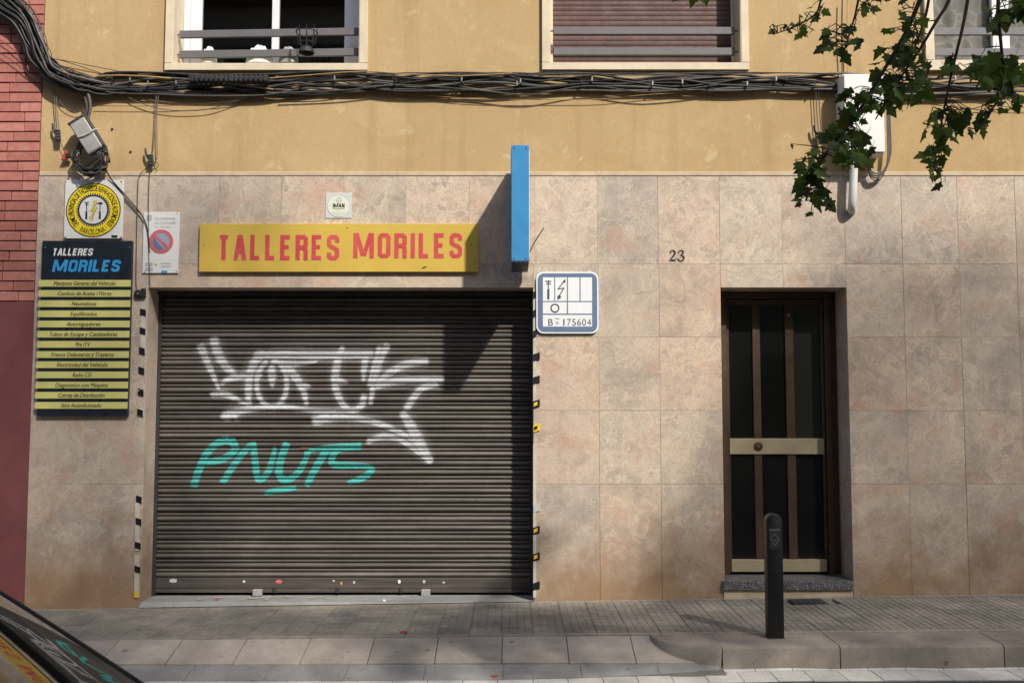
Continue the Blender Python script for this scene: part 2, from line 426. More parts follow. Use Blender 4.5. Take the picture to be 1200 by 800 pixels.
M = dict(
    plaster=mk_plaster(), marble=mk_marble(), brick=mk_brick(), shutter=mk_shutter(), granite=mk_granite(), asphalt=mk_asphalt(),
    tile=mk_tile("hydraulic_paving_tile", (.20, .180, .148), (.295, .265, .218)),
    mortar=plain("grey_mortar", (.17, .155, .135), .95, var=.3, vscale=20, bmp=.4),
    brickjoint=plain("dark_brick_joint", (.17, .10, .078), .95, var=.3, vscale=30, bmp=.4),
    slab=mk_tile("worn_kerb_stone", (.29, .255, .212), (.40, .355, .30), 5.0, (.21, .175, .145), .10),
    kerbstone=mk_tile("soiled_kerb_stone", (.19, .168, .14), (.29, .255, .215), 4.0, (.105, .09, .075), .10),
    gutter=mk_tile("pale_gutter_block", (.50, .475, .435), (.62, .595, .55), 9.0, (.38, .355, .315), .08),
    concrete=mk_tile("trowelled_concrete", (.23, .225, .215), (.31, .305, .29), 4.0, (.15, .145, .135), .0),
    maroon=plain("maroon_render", (.185, .055, .054), .8, var=.18, vscale=3, dirt=(.10, .035, .032), dirt_amt=.5, bmp=.25),
    cream=plain("cream_paint", (.62, .53, .38), .6, var=.10, vscale=6, dirt=(.35, .27, .17), dirt_amt=.35, bmp=.08),
    ledge=plain("ledge_mortar", (.50, .41, .29), .85, var=.2, vscale=8, dirt=(.30, .23, .15), dirt_amt=.5, bmp=.3),
    greybar=plain("grey_painted_bar", (.125, .118, .125), .5, var=.12, vscale=10),
    white_pvc=plain("white_frame", (.72, .73, .75), .4, var=.06, vscale=8, dirt=(.5, .48, .45), dirt_amt=.3),
    blind=plain("brown_blind_slat", (.085, .038, .032), .6, var=.3, vscale=12, dirt=(.20, .12, .10), dirt_amt=.4, objvar=.12),
    glass=mk_clear_glass(), lace=mk_lace(),
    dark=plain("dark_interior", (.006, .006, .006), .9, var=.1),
    doorglass=mk_glass("dark_door_glass", (.006, .0075, .0065), .06, 1.45),
    doorglass_sheen=mk_glass("sheen_tinted_door_glass", (.022, .024, .020), .12, 1.45),  # paler base colour stands in for a reflection on the upper right pane
    doorbrown=plain("bronze_aluminium", (.085, .055, .034), .42, .35, var=.15, vscale=8),
    doorcream=plain("champagne_rail", (.42, .36, .235), .38, .25, var=.1, vscale=8, dirt=(.25, .2, .12), dirt_amt=.3),
    brass=plain("brown_lock_metal", (.16, .09, .05), .35, .7, var=.1),
    black=plain("black_paint", (.007, .007, .008), .45, var=.3, vscale=12, dirt=(.022, .020, .019), dirt_amt=.4),
    rubber=plain("black_rubber", (.014, .014, .014), .65, var=.3),
    cable=plain("black_cable_sheath", (.014, .0135, .013), .62, var=.4, vscale=6, dirt=(.06, .05, .04), dirt_amt=.5, objvar=.3),
    cablegrey=plain("grey_cable_sheath", (.075, .068, .06), .6, var=.3, vscale=6, dirt=(.16, .12, .08), dirt_amt=.5, objvar=.3),
    ochrecable=plain("painted_over_cable", (.40, .25, .09), .7, var=.3, vscale=8, dirt=(.1, .07, .04), dirt_amt=.6),
    steel=plain("galvanised_clip", (.30, .30, .30), .45, .6, var=.2),
    greybox=plain("grey_plastic_box", (.30, .295, .28), .5, var=.18, vscale=10, dirt=(.14, .12, .10), dirt_amt=.6),
    clampgrey=plain("clamp_grey", (.10, .105, .115), .5, .2, var=.2),
    redplast=plain("red_tag", (.42, .05, .035), .55, var=.15),
    whitebox=plain("white_polyester_box", (.74, .73, .69), .45, var=.06, vscale=5, dirt=(.5, .45, .37), dirt_amt=.35),
    pipe=plain("pale_grey_pipe", (.58, .58, .56), .45, var=.08, dirt=(.4, .36, .3), dirt_amt=.4),
    blue=plain("blue_enamel", (.042, .235, .48), .38, var=.08, vscale=4, dirt=(.07, .19, .36), dirt_amt=.35),
    darkgrey=plain("dark_grey_metal", (.045, .047, .05), .5, .2, var=.2),
    signyellow=plain("faded_yellow_sheet", (.56, .385, .062), .5, var=.07, vscale=3, dirt=(.46, .30, .07), dirt_amt=.35),
    signred=plain("faded_red_letter", (.52, .052, .062), .55, var=.14, vscale=9, dirt=(.62, .20, .12), dirt_amt=.4),
    navy=plain("dark_navy_board", (.012, .017, .026), .35, var=.12),
    lime=plain("pale_lime_strip", (.60, .575, .19), .5, var=.05, vscale=5),
    ink=plain("black_print", (.012, .012, .012), .5, var=.1),
    olive=plain("olive_print", (.03, .029, .012), .5, var=.1),
    white=plain("white_print", (.78, .78, .76), .5, var=.04),
    whitesheet=plain("white_enamel_sheet", (.70, .70, .68), .4, var=.04, vscale=4, dirt=(.52, .46, .38), dirt_amt=.3),
    cyan=plain("cyan_print", (.03, .30, .62), .45, var=.06),
    signyel2=plain("bright_yellow_print", (.80, .62, .015), .45, var=.05),
    fadegrey=plain("faded_grey_print", (.42, .42, .42), .6, var=.2),
    fadered=plain("faded_red_ring", (.55, .13, .14), .5, var=.12),
    fadeblue=plain("faded_blue_disc", (.28, .36, .44), .5, var=.2),
    slate=plain("slate_blue_print", (.115, .165, .27), .45, var=.06),
    platewhite=plain("plate_white", (.72, .74, .76), .4, var=.03),
    plateink=plain("plate_dark_print", (.055, .065, .085), .5, var=.1),
    sticker=plain("pale_cream_sticker", (.66, .66, .53), .45, var=.04),
    sticker2=plain("pale_grey_sticker", (.55, .57, .57), .4, var=.05),
    tapeyellow=plain("hazard_yellow", (.72, .48, .02), .5, var=.15),
    tapewhite=plain("dirty_white_strip", (.50, .48, .40), .6, var=.15, vscale=12, dirt=(.26, .22, .15), dirt_amt=.6),
    bark=plain("grey_brown_bark", (.045, .033, .023), .9, var=.35, vscale=14, bmp=.5),
    leaf=mk_leaf("green_leaf", (.022, .046, .010), (.105, .165, .034)),
    leafyellow=mk_leaf("yellow_leaf", (.38, .26, .02), (.55, .38, .03)),
    spraywhite=mk_spray("white_spray_paint", (.62, .63, .65)),
    sprayteal=mk_spray("teal_spray_paint", (.075, .49, .44)),
    carpaint=plain("black_car_paint", (.012, .012, .014), .12, var=.05, ior=1.6),
    windscreen=mk_glass("windscreen_glass", (.008, .010, .010), .015, 1.66),
    chrome=plain("thin_bright_trim", (.45, .43, .52), .25, .9, var=.05),
    tyre=plain("tyre_rubber", (.02, .02, .02), .8, var=.2),
    rim=plain("alloy_rim", (.4, .4, .42), .35, .8, var=.1),
    lamp=plain("headlamp_lens", (.5, .52, .55), .1, var=.05),
    facing=plain("opposite_render", (.40, .34, .27), .85, var=.15, vscale=1.5, dirt=(.25, .21, .17), dirt_amt=.4, bmp=.2),
    roofred=plain("clay_roof", (.30, .12, .07), .85, var=.2),
    cloth=plain("white_cloth", (.75, .75, .74), .9, var=.1),
)

# ------------------------------------------------------------------ text
def text_mesh_pts(s, size, bold=0.0):
    cu = bpy.data.curves.new("t", 'FONT'); cu.body = s; cu.size = size; cu.fill_mode = 'FRONT'; cu.offset = bold; cu.resolution_u = 3
    o = bpy.data.objects.new("t", cu)
    me = bpy.data.meshes.new_from_object(o)
    vs = [(v.co.x, v.co.y) for v in me.vertices]; fs = [tuple(p.vertices) for p in me.polygons]
    bpy.data.objects.remove(o); bpy.data.curves.remove(cu); bpy.data.meshes.remove(me)
    return vs, fs
def fit_text(mb, s, x0, x1, z0, z1, y, shear=0.0, bold=0.0, cap_box=True):
    """lay text in a box of the wall plane; the cap height fills z0..z1"""
    vs, fs = text_mesh_pts(s, 1.0, bold)
    if not vs: return
    ax = min(v[0] for v in vs); bx = max(v[0] for v in vs)
    hz = .70 if cap_box else max(v[1] for v in vs)
    az = 0.0
    sx = (x1-x0)/(bx-ax); sz = (z1-z0)/hz
    mb.add([(x0+(u-ax)*sx+shear*(w-az)*sz, y, z0+(w-az)*sz) for u, w in vs], fs)

GL = {
 'T': (.50, [[(0,1),(1,1)], [(.5,1),(.5,0)]]),
 'A': (.54, [[(0,0),(.46,1)], [(1,0),(.54,1)], [(.2,.28),(.8,.28)]]),
 'L': (.44, [[(0,1),(0,0),(1,0)]]),
 'E': (.46, [[(1,1),(0,1),(0,0),(1,0)], [(0,.52),(.85,.52)]]),
 'R': (.50, [[(0,0),(0,1)], [(.1,1),(.75,1),(1,.91),(1,.60),(.75,.50),(.1,.50)], [(.45,.50),(.9,.46),(1,.34),(1,0)]]),
 'S': (.50, [[(1,.74),(1,.91),(.78,1),(.22,1),(0,.91),(0,.64),(.22,.55),(.78,.45),(1,.36),(1,.09),(.78,0),(.22,0),(0,.09),(0,.26)]]),
 'M': (1.0, [[(0,0),(0,1)], [(.06,1),(.47,.10)], [(.94,1),(.53,.10)], [(1,0),(1,1)]]),
 'O': (.52, [[(.5,1),(.22,1),(0,.91),(0,.09),(.22,0),(.78,0),(1,.09),(1,.91),(.78,1),(.5,1)]]),
 'N': (.54, [[(0,0),(0,1)], [(.04,1),(.96,0)], [(1,0),(1,1)]]),
 'I': (.0, [[(0,1),(0,0)]]),
 ' ': (.10, []),
}
def block_text(mb, s, x0, x1, z0, z1, y, stroke, gap, shear=0.0, ws=1.0):
    H = z1-z0; th = stroke*H
    tot = sum(GL[ch][0] for ch in s)*H*ws + th*sum(1 for ch in s if ch != ' ') + gap*H*(len(s)-1)
    k = (x1-x0)/tot; x = x0; cnt = 0
    for ch in s:
        w, strokes = GL[ch]; w = w*H*k*ws
        for st in strokes:
            pts = []
            for u, t in st:
                zz = z0+(th/2+t*(H-th) if len(st) > 2 or abs(st[0][1]-st[1][1]) < 1e-6 else t*H); xx = x+th*k/2+u*w
                pts.append((xx+shear*(zz-z0), zz))
            if len(st) > 2:      # open vertical ends reach the cap line
                for e, f in ((0, 1), (-1, -2)):
                    if abs(st[e][0]-st[f][0]) < 1e-6 and st[e][1] in (0, 1):
                        sg_ = 1 if st[e][1] == 1 else -1; pts[e] = (pts[e][0]+shear*sg_*th/2, pts[e][1]+sg_*th/2)
            mb.ribbon(pts, th*(.5+.5*k), y-.0004*cnt); cnt = (cnt+1) % 4
        x += w+(th*k if ch != ' ' else 0)+gap*H*k

# ------------------------------------------------------------------ ground heights
def zs(x, y=0.0): return .005 + .0155*x*(1+.356*y) - .0019*y     # pavement surface
def zr(x): return -.116 + .003*x                                  # carriageway / gutter
def gin(x):                                                       # inner edge of the gutter swings out along the dropped kerb
    t = min(max((1.7-x)/1.9, 0), 1); return -1.482-.19*t*t*(3-2*t)
ROT = (math.atan(.018), -math.atan(.0155), 0)

def strip(name, x0, x1, prof, mat, kind='structure', nx=2, parent=None):
    """ground strip following the street slope; prof = [(y, z-offset function)]"""
    mb = MB(); n = len(prof)
    for i in range(nx+1):
        x = x0+(x1-x0)*i/nx
        mb.v += [(x, y, f(x)) for y, f in prof]
    for i in range(nx):
        for j in range(n-1): mb.f.append((i*n+j, i*n+j+1, (i+1)*n+j+1, (i+1)*n+j))
    o = mb.build(name, mat, parent)
    if parent is None: tag(o, kind=kind)
    return o

XR = W(994, 450).x
Y_T, Y_K, Y_G = -1.12, -1.46, -1.72      # tile edge, kerb face, gutter edge
X_CURVE0, X_CURVE1 = W(760, 745, Y_T).x, W(846, 752, Y_K).x

# road: one sheet to the horizon, tilted with the street
road = MB(); 
for sx, sy in ((-150, 0.4), (-150, -180), (150, -180), (150, 0.4)): road.v.append((sx, sy, zr(sx)-.012))
road.f.append((0, 1, 2, 3))
tag(road.build("road", M['asphalt']), kind='structure')
strip("far_ground", -150, 150, [(.45, lambda x: zr(x)), (160, lambda x: zr(x))], M['asphalt'])

# pavement base (mortar bed) and hydraulic tiles
side = strip("sidewalk", -40, 40, [(.30, lambda x: zs(x)-.006), (Y_T, lambda x: zs(x, Y_T)-.006)], M['mortar'])
def tile_mesh(s):
    mb = MB(); h = .008; g = .0015
    mb.box(-s/2+g, s/2-g, -s/2+g, s/2-g, -.02, -.0035)
    n = 4; p = (s-2*g)/n
    for i in range(n):
        for j in range(n):
            x0 = -s/2+g+i*p; y0 = -s/2+g+j*p; e = .0035; b = .002
            lo = [(x0+e,y0+e,-.0035),(x0+p-e,y0+e,-.0035),(x0+p-e,y0+p-e,-.0035),(x0+e,y0+p-e,-.0035)]
            hi = [(x0+e+b,y0+e+b,0),(x0+p-e-b,y0+e+b,0),(x0+p-e-b,y0+p-e-b,0),(x0+e+b,y0+p-e-b,0)]
            mb.add(lo+hi, [(4,5,6,7),(0,1,5,4),(1,2,6,5),(2,3,7,6),(3,0,4,7)])
    return mb
proto = None; TS = .2
rows = [-.055-TS*(k+.5) for k in range(5)]
for r, y in enumerate(rows):
    for i in range(-21, 22):
        x = i*TS+.03
        if r == 0 and 1.98 < x < 2.26: continue
        if proto is None:
            proto = tile_mesh(TS).build("tile", M['tile'], side); o = proto
            WL[o] = Vector((0, 0, 0))
            # origin of the mesh was recentred: shift down so its top is at local zero
            for v in o.data.vertices: v.co.z -= .01
        else:
            o = proto.copy(); C.objects.link(o); o.parent = side
        p = Vector((x, y, zs(x, y)+random.uniform(-.0012, .0012)))
        o.location = p - WL[side]; o.rotation_euler = (.0155*x*.356-.0019+random.uniform(-.006, .006), -.0155*(1+.356*y)+random.uniform(-.006, .006), 0)
# narrow cut tiles against the wall and along the kerb, and the paving past the frame
cut = MB()
for i in range(-21, 22):
    x = i*TS+.03
    for (ya, yb) in ((.0, -.052), (-1.058, Y_T-.0)):
        z0 = zs(x-.0985, ya); z1 = zs(x+.0985, ya); d = zs(0, yb)-zs(0, ya)
        cut.hexa([(x-.0985, yb, z0+d-.02), (x+.0985, yb, z1+d-.02), (x+.0985, ya, z1-.02), (x-.0985, ya, z0-.02),
                  (x-.0985, yb, z0+d), (x+.0985, yb, z1+d), (x+.0985, ya, z1), (x-.0985, ya, z0)])
o = cut.build("cut_tile_border", M['tile'], side); tag(o, kind='stuff')
for a, b in ((-40, -4.28), (4.34, 40)):
    o = strip("distant_paving", a, b, [(0, lambda x: zs(x)), (Y_T, lambda x: zs(x, Y_T))], M['tile'], parent=side)

# small access cover let into the pavement
xa, ya = W(888, 709, -.12).x, -.15
cov = thing("access_cover", (xa, ya, zs(xa, ya)), "small dark metal access cover let into the paving in front of the doorstep", "drain cover")
mb = MB(); a_, b_ = 2.02-.0, 2.22
def ground_box(mb, x0, x1, y0, y1, h0, h1):
    mb.hexa([(x0,y0,zs(x0,y0)+h0),(x1,y0,zs(x1,y0)+h0),(x1,y1,zs(x1,y1)+h0),(x0,y1,zs(x0,y1)+h0),
             (x0,y0,zs(x0,y0)+h1),(x1,y0,zs(x1,y0)+h1),(x1,y1,zs(x1,y1)+h1),(x0,y1,zs(x0,y1)+h1)])
ground_box(mb, 2.00, 2.24, -.245, -.065, -.02, .001); mb.build("frame", M['darkgrey'], cov)
for k in range(6):
    mb = MB(); ground_box(mb, 2.012+k*.0365, 2.012+k*.0365+.026, -.235, -.075, -.01, .0045); mb.build("rib", M['darkgrey'], cov)

# dropped kerb: big flat stones sloping to the gutter in front of the garage
drop = strip("dropped_kerb", -40, X_CURVE1, [(Y_T, lambda x: zs(x, Y_T)-.02), (Y_K, lambda x: zr(x)+.012), (Y_K-.25, lambda x: zr(x)-.01)], M['mortar'])
sw = .395; x = X_CURVE0+.28-.003
k = 0
while x > -5.2:
    x0, x1 = x-sw+.004, x
    mb = MB(); j = random.uniform(-.002, .002)
    ya, yb = Y_T-.003, Y_K+.02
    za = lambda q: zs(q, ya)-.002+j
    zb = lambda q: zr(q)+.040+j
    mb.hexa([(x0,yb,zb(x0)-.04),(x1,yb,zb(x1)-.04),(x1,ya,za(x1)-.04),(x0,ya,za(x0)-.04),(x0,yb,zb(x0)),(x1,yb,zb(x1)),(x1,ya,za(x1)),(x0,ya,za(x0))])
    mb.build("kerb_slab", M['slab'], drop, bevel=.003)
    x -= sw
mb = MB()
for a in range(14):
    x0 = -5.0+a*.45; x1 = min(x0+.447, X_CURVE1-.02)
    if x1 <= x0: break
    mb.hexa([(x0,gin(x0),zr(x0)-.02),(x1,gin(x1),zr(x1)-.02),(x1,Y_K+.016,zr(x1)-.02),(x0,Y_K+.016,zr(x0)-.02),
             (x0,gin(x0),zr(x0)+.002),(x1,gin(x1),zr(x1)+.002),(x1,Y_K+.016,zr(x1)+.030),(x0,Y_K+.016,zr(x0)+.030)])
mb.build("mortar_fillet", M['concrete'], drop)

# raised kerb with the curved end stone
kerb = strip("kerb", X_CURVE1, 40, [(Y_T, lambda x: zs(x, Y_T)-.02), (Y_K+.06, lambda x: zs(x, Y_K)-.03), (Y_K+.06, lambda x: zr(x)-.02)], M['mortar'])
def kerb_stone(x0, x1):
    mb = MB()
    prof = [(Y_K, -.20), (Y_K, -.018), (Y_K+.006, -.006), (Y_K+.020, 0), (Y_T-.003, 0), (Y_T-.003, -.20)]
    n = len(prof)
    for xx in (x0, x1): mb.v += [(xx, y, zs(xx, y)+h) for y, h in prof]
    for i in range(n):
        j = (i+1) % n; mb.f.append((i, j, n+j, n+i))
    mb.f += [tuple(range(n-1, -1, -1)), tuple(range(n, 2*n))]
    return mb.build("kerb_stone", M['kerbstone'], kerb, smooth=True)
xs_ = [X_CURVE1+.004, W(985, 751, Y_K).x, W(1177, 750, Y_K).x, W(1177, 750, Y_K).x+.98, W(1177, 750, Y_K).x+1.96]
for a, b in zip(xs_, xs_[1:]): kerb_stone(a, b-.006)
# curved stone
mb = MB(); arc = []
for i in range(13):
    t = i/12; ang = t*math.pi/2
    ax = X_CURVE1-(X_CURVE1-X_CURVE0)*(1-math.sin(ang))**1.0
    ay = Y_T-.004+(Y_K-Y_T+.004)*(1-math.cos(ang))
    arc.append((ax, ay))
arc = [(X_CURVE1-(X_CURVE1-X_CURVE0)*math.cos(t/12*math.pi/2), Y_T-.004+(Y_K-Y_T+.004)*math.sin(t/12*math.pi/2)) for t in range(13)]
n = len(arc)
for (ax, ay), dz in [(p, 0) for p in arc]: mb.v.append((ax+.004, ay+.012, zs(ax, ay)))
for ax, ay in arc: mb.v.append((ax, ay, zs(ax, ay)-.014))
for ax, ay in arc: mb.v.append((ax-.012, ay-.012, zr(ax)-.03))
top = list(range(n))
mb.v.append((X_CURVE1, Y_T-.004, zs(X_CURVE1, Y_T))); cidx = len(mb.v)-1
for i in range(n-1):
    mb.f.append((i, i+1, cidx)); mb.f.append((i, n+i, n+i+1, i+1)); mb.f.append((n+i, 2*n+i, 2*n+i+1, n+i+1))
mb.build("curved_kerb_stone", M['kerbstone'], kerb, smooth=True)

# gutter of pale blocks
gut = strip("gutter", -40, 40, [(Y_K+.05, lambda x: zr(x)-.008), (-1.90, lambda x: zr(x)-.008)], M['asphalt'])
x = -5.2
while x < 5.4:
    w = .197; mb = MB(); j = random.uniform(-.0015, .0015)
    x0, x1 = x, x+w-.003; q = random.uniform(-.004, .004); a0, a1 = gin(x0)-.003, gin(x1)-.003; b0, b1 = a0-.205+q, a1-.205+q
    mb.hexa([(x0,b0,zr(x0)-.03),(x1,b1,zr(x1)-.03),(x1,a1,zr(x1)-.03),(x0,a0,zr(x0)-.03),(x0,b0,zr(x0)+j),(x1,b1,zr(x1)+j),(x1,a1,zr(x1)+j),(x0,a0,zr(x0)+j)])
    mb.build("gutter_block", M['gutter'], gut, bevel=.002)
    x += w
mb = MB()   # mortar spill along the kerb foot on the raised side
for i in range(20):
    x0 = X_CURVE1-.03+i*.22; x1 = x0+.215
    mb.hexa([(x0,gin(x0),zr(x0)-.02),(x1,gin(x1),zr(x1)-.02),(x1,Y_K-.001,zr(x1)-.02),(x0,Y_K-.001,zr(x0)-.02),
             (x0,gin(x0),zr(x0)+.001),(x1,gin(x1),zr(x1)+.001),(x1,Y_K-.001,zr(x1)+.006+.004*math.sin(i*2.1)),(x0,Y_K-.001,zr(x0)+.006+.004*math.sin(i*2.1-2.1))])
tag(mb.build("mortar_seam", M['gutter'], gut), kind='stuff')

# the pavement on the camera's own side of the street
strip("near_sidewalk", -40, 40, [(-7.28, lambda x: zr(x)-.02), (-7.28, lambda x: zr(x)+.10), (-11.6, lambda x: zr(x)+.16)], M['tile'])

# ------------------------------------------------------------------ the apartment building
def Z(py, y=0.0): return W(600, py, y).z
def X(px, py=450, y=0.0): return W(px, py, y).x
X_L = X(37, 450); Z_L = Z(206); Z_LINT = Z(337)
GX0, GX1 = X(171, 450), X(625, 450)
DX0, DX1 = X(846, 450), X(994.5, 450)
REC = .25
bld = thing("apartment_building", (0, .3, 0), "ochre plastered apartment house with pale marble cladding around garage shutter and street door", "building")

def wall_sheet(mb, x0, x1, z0, z1, y, ops, depth):
    """front face at y with rectangular openings whose reveals go back by depth"""
    xs = sorted({x0, x1, *[o[0] for o in ops], *[o[1] for o in ops]}); zz = sorted({z0, z1, *[o[2] for o in ops], *[o[3] for o in ops]})
    for a, b in zip(xs, xs[1:]):
        for c, d in zip(zz, zz[1:]):
            mx, mz = (a+b)/2, (c+d)/2
            if any(o[0] < mx < o[1] and o[2] < mz < o[3] for o in ops): continue
            mb.add([(a,y,c),(b,y,c),(b,y,d),(a,y,d)], [(0,1,2,3)])
    for a, b, c, d in ops:
        q = y+depth
        mb.add([(a,y,c),(a,q,c),(a,q,d),(a,y,d)], [(3,2,1,0)])
        mb.add([(b,y,c),(b,q,c),(b,q,d),(b,y,d)], [(0,1,2,3)])
        mb.add([(a,y,d),(b,y,d),(b,q,d),(a,q,d)], [(0,1,2,3)])
        if c > z0+.01: mb.add([(a,y,c),(b,y,c),(b,q,c),(a,q,c)], [(3,2,1,0)])

WINS = [dict(o=(X(194, 60), X(431, 60)), f=(X(203.5, 60), X(421.5, 60)), zb=Z(83.5), zi=Z(75.2)),
        dict(o=(X(635, 60), X(877, 60)), f=(X(644.5, 60), X(868, 60)), zb=Z(83), zi=Z(74.5)),
        dict(o=(X(1083.5, 60), X(1325, 60)), f=(X(1093.5, 60), X(1315, 60)), zb=Z(83.5), zi=Z(71.5))]
for w in WINS: w['zt'] = w['zi']+1.32
XE = 9.0; ZTOP = 7.6
mb = MB()
YP = .012    # plaster plane sits behind the marble face
wall_sheet(mb, X_L, XE, Z_L+.0, ZTOP, YP, [(w['f'][0], w['f'][1], w['zi'], w['zt']) for w in WINS], .27)
mb.add([(X_L, YP, Z_L), (X_L, 6, Z_L), (X_L, 6, ZTOP), (X_L, YP, ZTOP)], [(3,2,1,0)])
mb.add([(X_L, YP, ZTOP), (XE, YP, ZTOP), (XE, 6, ZTOP), (X_L, 6, ZTOP)], [(0,1,2,3)])
mb.add([(XE, YP, -.3), (XE, 6, -.3), (XE, 6, ZTOP), (XE, YP, ZTOP)], [(0,1,2,3)])
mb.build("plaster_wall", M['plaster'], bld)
mb = MB()     # masonry behind the cladding, its openings lined in the same stone
wall_sheet(mb, X_L, XE, -.35, Z_L-.004, .0028, [(GX0, GX1, -.35, Z_LINT), (DX0, DX1, -.35, Z_LINT)], REC+.09)
mb.build("masonry_wall", M['marble'], bld)
mb = MB(); mb.box(X_L+.004, XE, -.003, .05, Z_L-.002, Z_L+.030)
mb.build("string_course", M['ledge'], bld, bevel=.004)

# marble panels
ROWZ = [Z(206), Z(309.5), Z(395), Z(481), Z(567), -.10]
def panel(x0, x1, z1, z0):
    mb = MB(); g = .0010; d = random.uniform(-.0012, .0012)
    mb.box(x0+g, x1-g, d, .032, z0+g, z1-g)
    return mb.build("marble_panel", M['marble'], bld, bevel=.0008)
top = [X_L+.002]+[X(p) for p in (104, 178, 252, 326, 400, 474, 549, 627, 701, 773, 846, 920, 994.5, 1062, 1128.5, 1197)]
while top[-1] < 5.2: top.append(top[-1]+.433)
for a, b in zip(top, top[1:]): panel(a, b, ROWZ[0]-.004, ROWZ[1])
for a, b in zip([GX0, X(326), X(474)], [X(326), X(474), GX1]): panel(a, b, ROWZ[1], Z_LINT)
panel(DX0, X(920), ROWZ[1], Z_LINT); panel(X(920), DX1, ROWZ[1], Z_LINT)
colsL = [X_L+.002, X(101), GX0]; colsM = [GX1, X(702), X(773.5), DX0]; colsR = [DX1, X(1062), X(1128.5), X(1197)]
while colsR[-1] < 5.2: colsR.append(colsR[-1]+.433)
for cols in (colsL, colsM, colsR):
    for a, b in zip(cols, cols[1:]):
        for r in range(1, 5): panel(a, b, ROWZ[r], ROWZ[r+1])
mb = MB(); mb.box(colsR[-1]+.004, XE-.004, 0, .03, -.3, Z_L-.006); mb.build("marble_facing", M['marble'], bld)

# threshold of the garage
mb = MB()
mb.add([(GX0+.002, .60, .006), (GX0+.002, .0, .004), (GX0+.002, -.03, zs(GX0)+.006), (GX1-.002, .60, .006), (GX1-.002, .0, .012), (GX1-.002, -.03, zs(GX1)+.006)],
       [(0,1,4,3),(1,2,5,4)])
mb.build("threshold", M['concrete'], bld)

mb = MB(); pr2 = random.Random(4)
for k in range(26):
    cx_ = X(pr2.choice((250, 275, 300, 330, 355, 395, 425, 470))+pr2.uniform(-18, 18), 700, .08); cy_ = pr2.uniform(.02, .19); rx = pr2.uniform(.01, .07); ry = pr2.uniform(.004, .014); a0 = pr2.uniform(-.5, .5)
    pts = []
    for i in range(11):
        a = i/11*6.283; u = rx*math.cos(a)*pr2.uniform(.5, 1.2); w_ = ry*math.sin(a)*pr2.uniform(.5, 1.2); pts.append((cx_+u*math.cos(a0)-w_*math.sin(a0), cy_+u*math.sin(a0)*.4+w_*math.cos(a0)))
    mb.add([(p[0], p[1], .0135+.00025*k) for p in pts], [tuple(range(11))])
tag(mb.build("spilt_paint", M['tapewhite'], bld), kind='stuff')

# roller shutter -----------------------------------------------------------
sh = sub("roller_shutter", bld, ((GX0+GX1)/2, REC, 0))
YS = REC
PER = (Z(395, YS)-Z(686, YS))/27.0
def prof(t):       # t 0 (bottom) .. 1 (top) of one slat, offset towards the street
    if t < .54: return .016*math.sin(math.pi*(t/.54))**.8
    if t < .635: return -.007
    if t < .905: return .0085*math.sin(math.pi*(t-.635)/.27)**.4
    return -.007
ZS0 = Z(676, YS)      # top of the bottom bar
def shutter_y(z):
    if z < ZS0: return YS-.012
    t = ((z-ZS0)/PER) % 1.0
    return YS-prof(t)
slat = None; k = 0
TS_ = [0, .02, .06, .12, .2, .28, .36, .43, .49, .52, .539, .545, .59, .63, .636, .65, .68, .72, .77, .82, .86, .89, .904, .91, .955, .9999]
while ZS0+k*PER < Z_LINT+.12:
    z0 = ZS0+k*PER
    if slat is None:
        mb = MB(); n = len(TS_)
        for xx in (GX0+.018, GX1-.012): mb.v += [(xx, YS-prof(t), z0+t*PER) for t in TS_]
        for i in range(n-1): mb.f.append((i, n+i, n+i+1, i+1))
        slat = mb.build("slat", M['shutter'], sh, smooth=True)
    else:
        cs_ = copy_part(slat, sh, WL[slat]+Vector((0, random.uniform(-.0007, .0007), k*PER+random.uniform(-.0008, .0008)))); cs_.rotation_euler = (random.uniform(-.03, .03), random.uniform(-.0006, .0006), 0)
    k += 1
mb = MB(); mb.box(GX0+.018, GX1-.012, YS-.012, YS+.02, Z(689, YS), ZS0-.002); mb.build("bottom_bar", M['shutter'], sh, bevel=.002)
mb = MB(); mb.box(GX0+.018, GX1-.012, YS-.016, YS+.02, Z(693.5, YS), Z(689.5, YS)); mb.build("bottom_rail", M['shutter'], sh, bevel=.002)
for a, b in ((GX0+.001, GX0+.026), (GX1-.022, GX1-.001)):
    mb = MB(); mb.box(a, b, YS-.028, YS+.05, 0, Z_LINT); mb.build("guide_rail", M['darkgrey'], sh)
mb = MB(); mb.box(GX0+.002, GX1-.002, YS-.06, YS+.1, Z_LINT-.03, Z_LINT-.002); mb.build("lintel_channel", M['darkgrey'], sh)
mb = MB(); mb.box(GX0, GX1, YS+.045, YS+.06, -.1, Z_LINT+.2); mb.build("backing", M['dark'], sh)
for px in (302, 499):
    mb = MB(); c = W(px, 690, YS-.03); mb.box(c.x-.034, c.x+.034, YS-.055, YS-.013, .010, .058); lk = mb.build("lock_block", M['greybox'], sh, bevel=.004)
for px in (322, 396, 470):
    mb = MB(); c = W(px, 690, YS-.02); mb.box(c.x-.012, c.x+.012, YS-.03, YS-.013, .03, .07); mb.build("latch", M['darkgrey'], sh, bevel=.002)
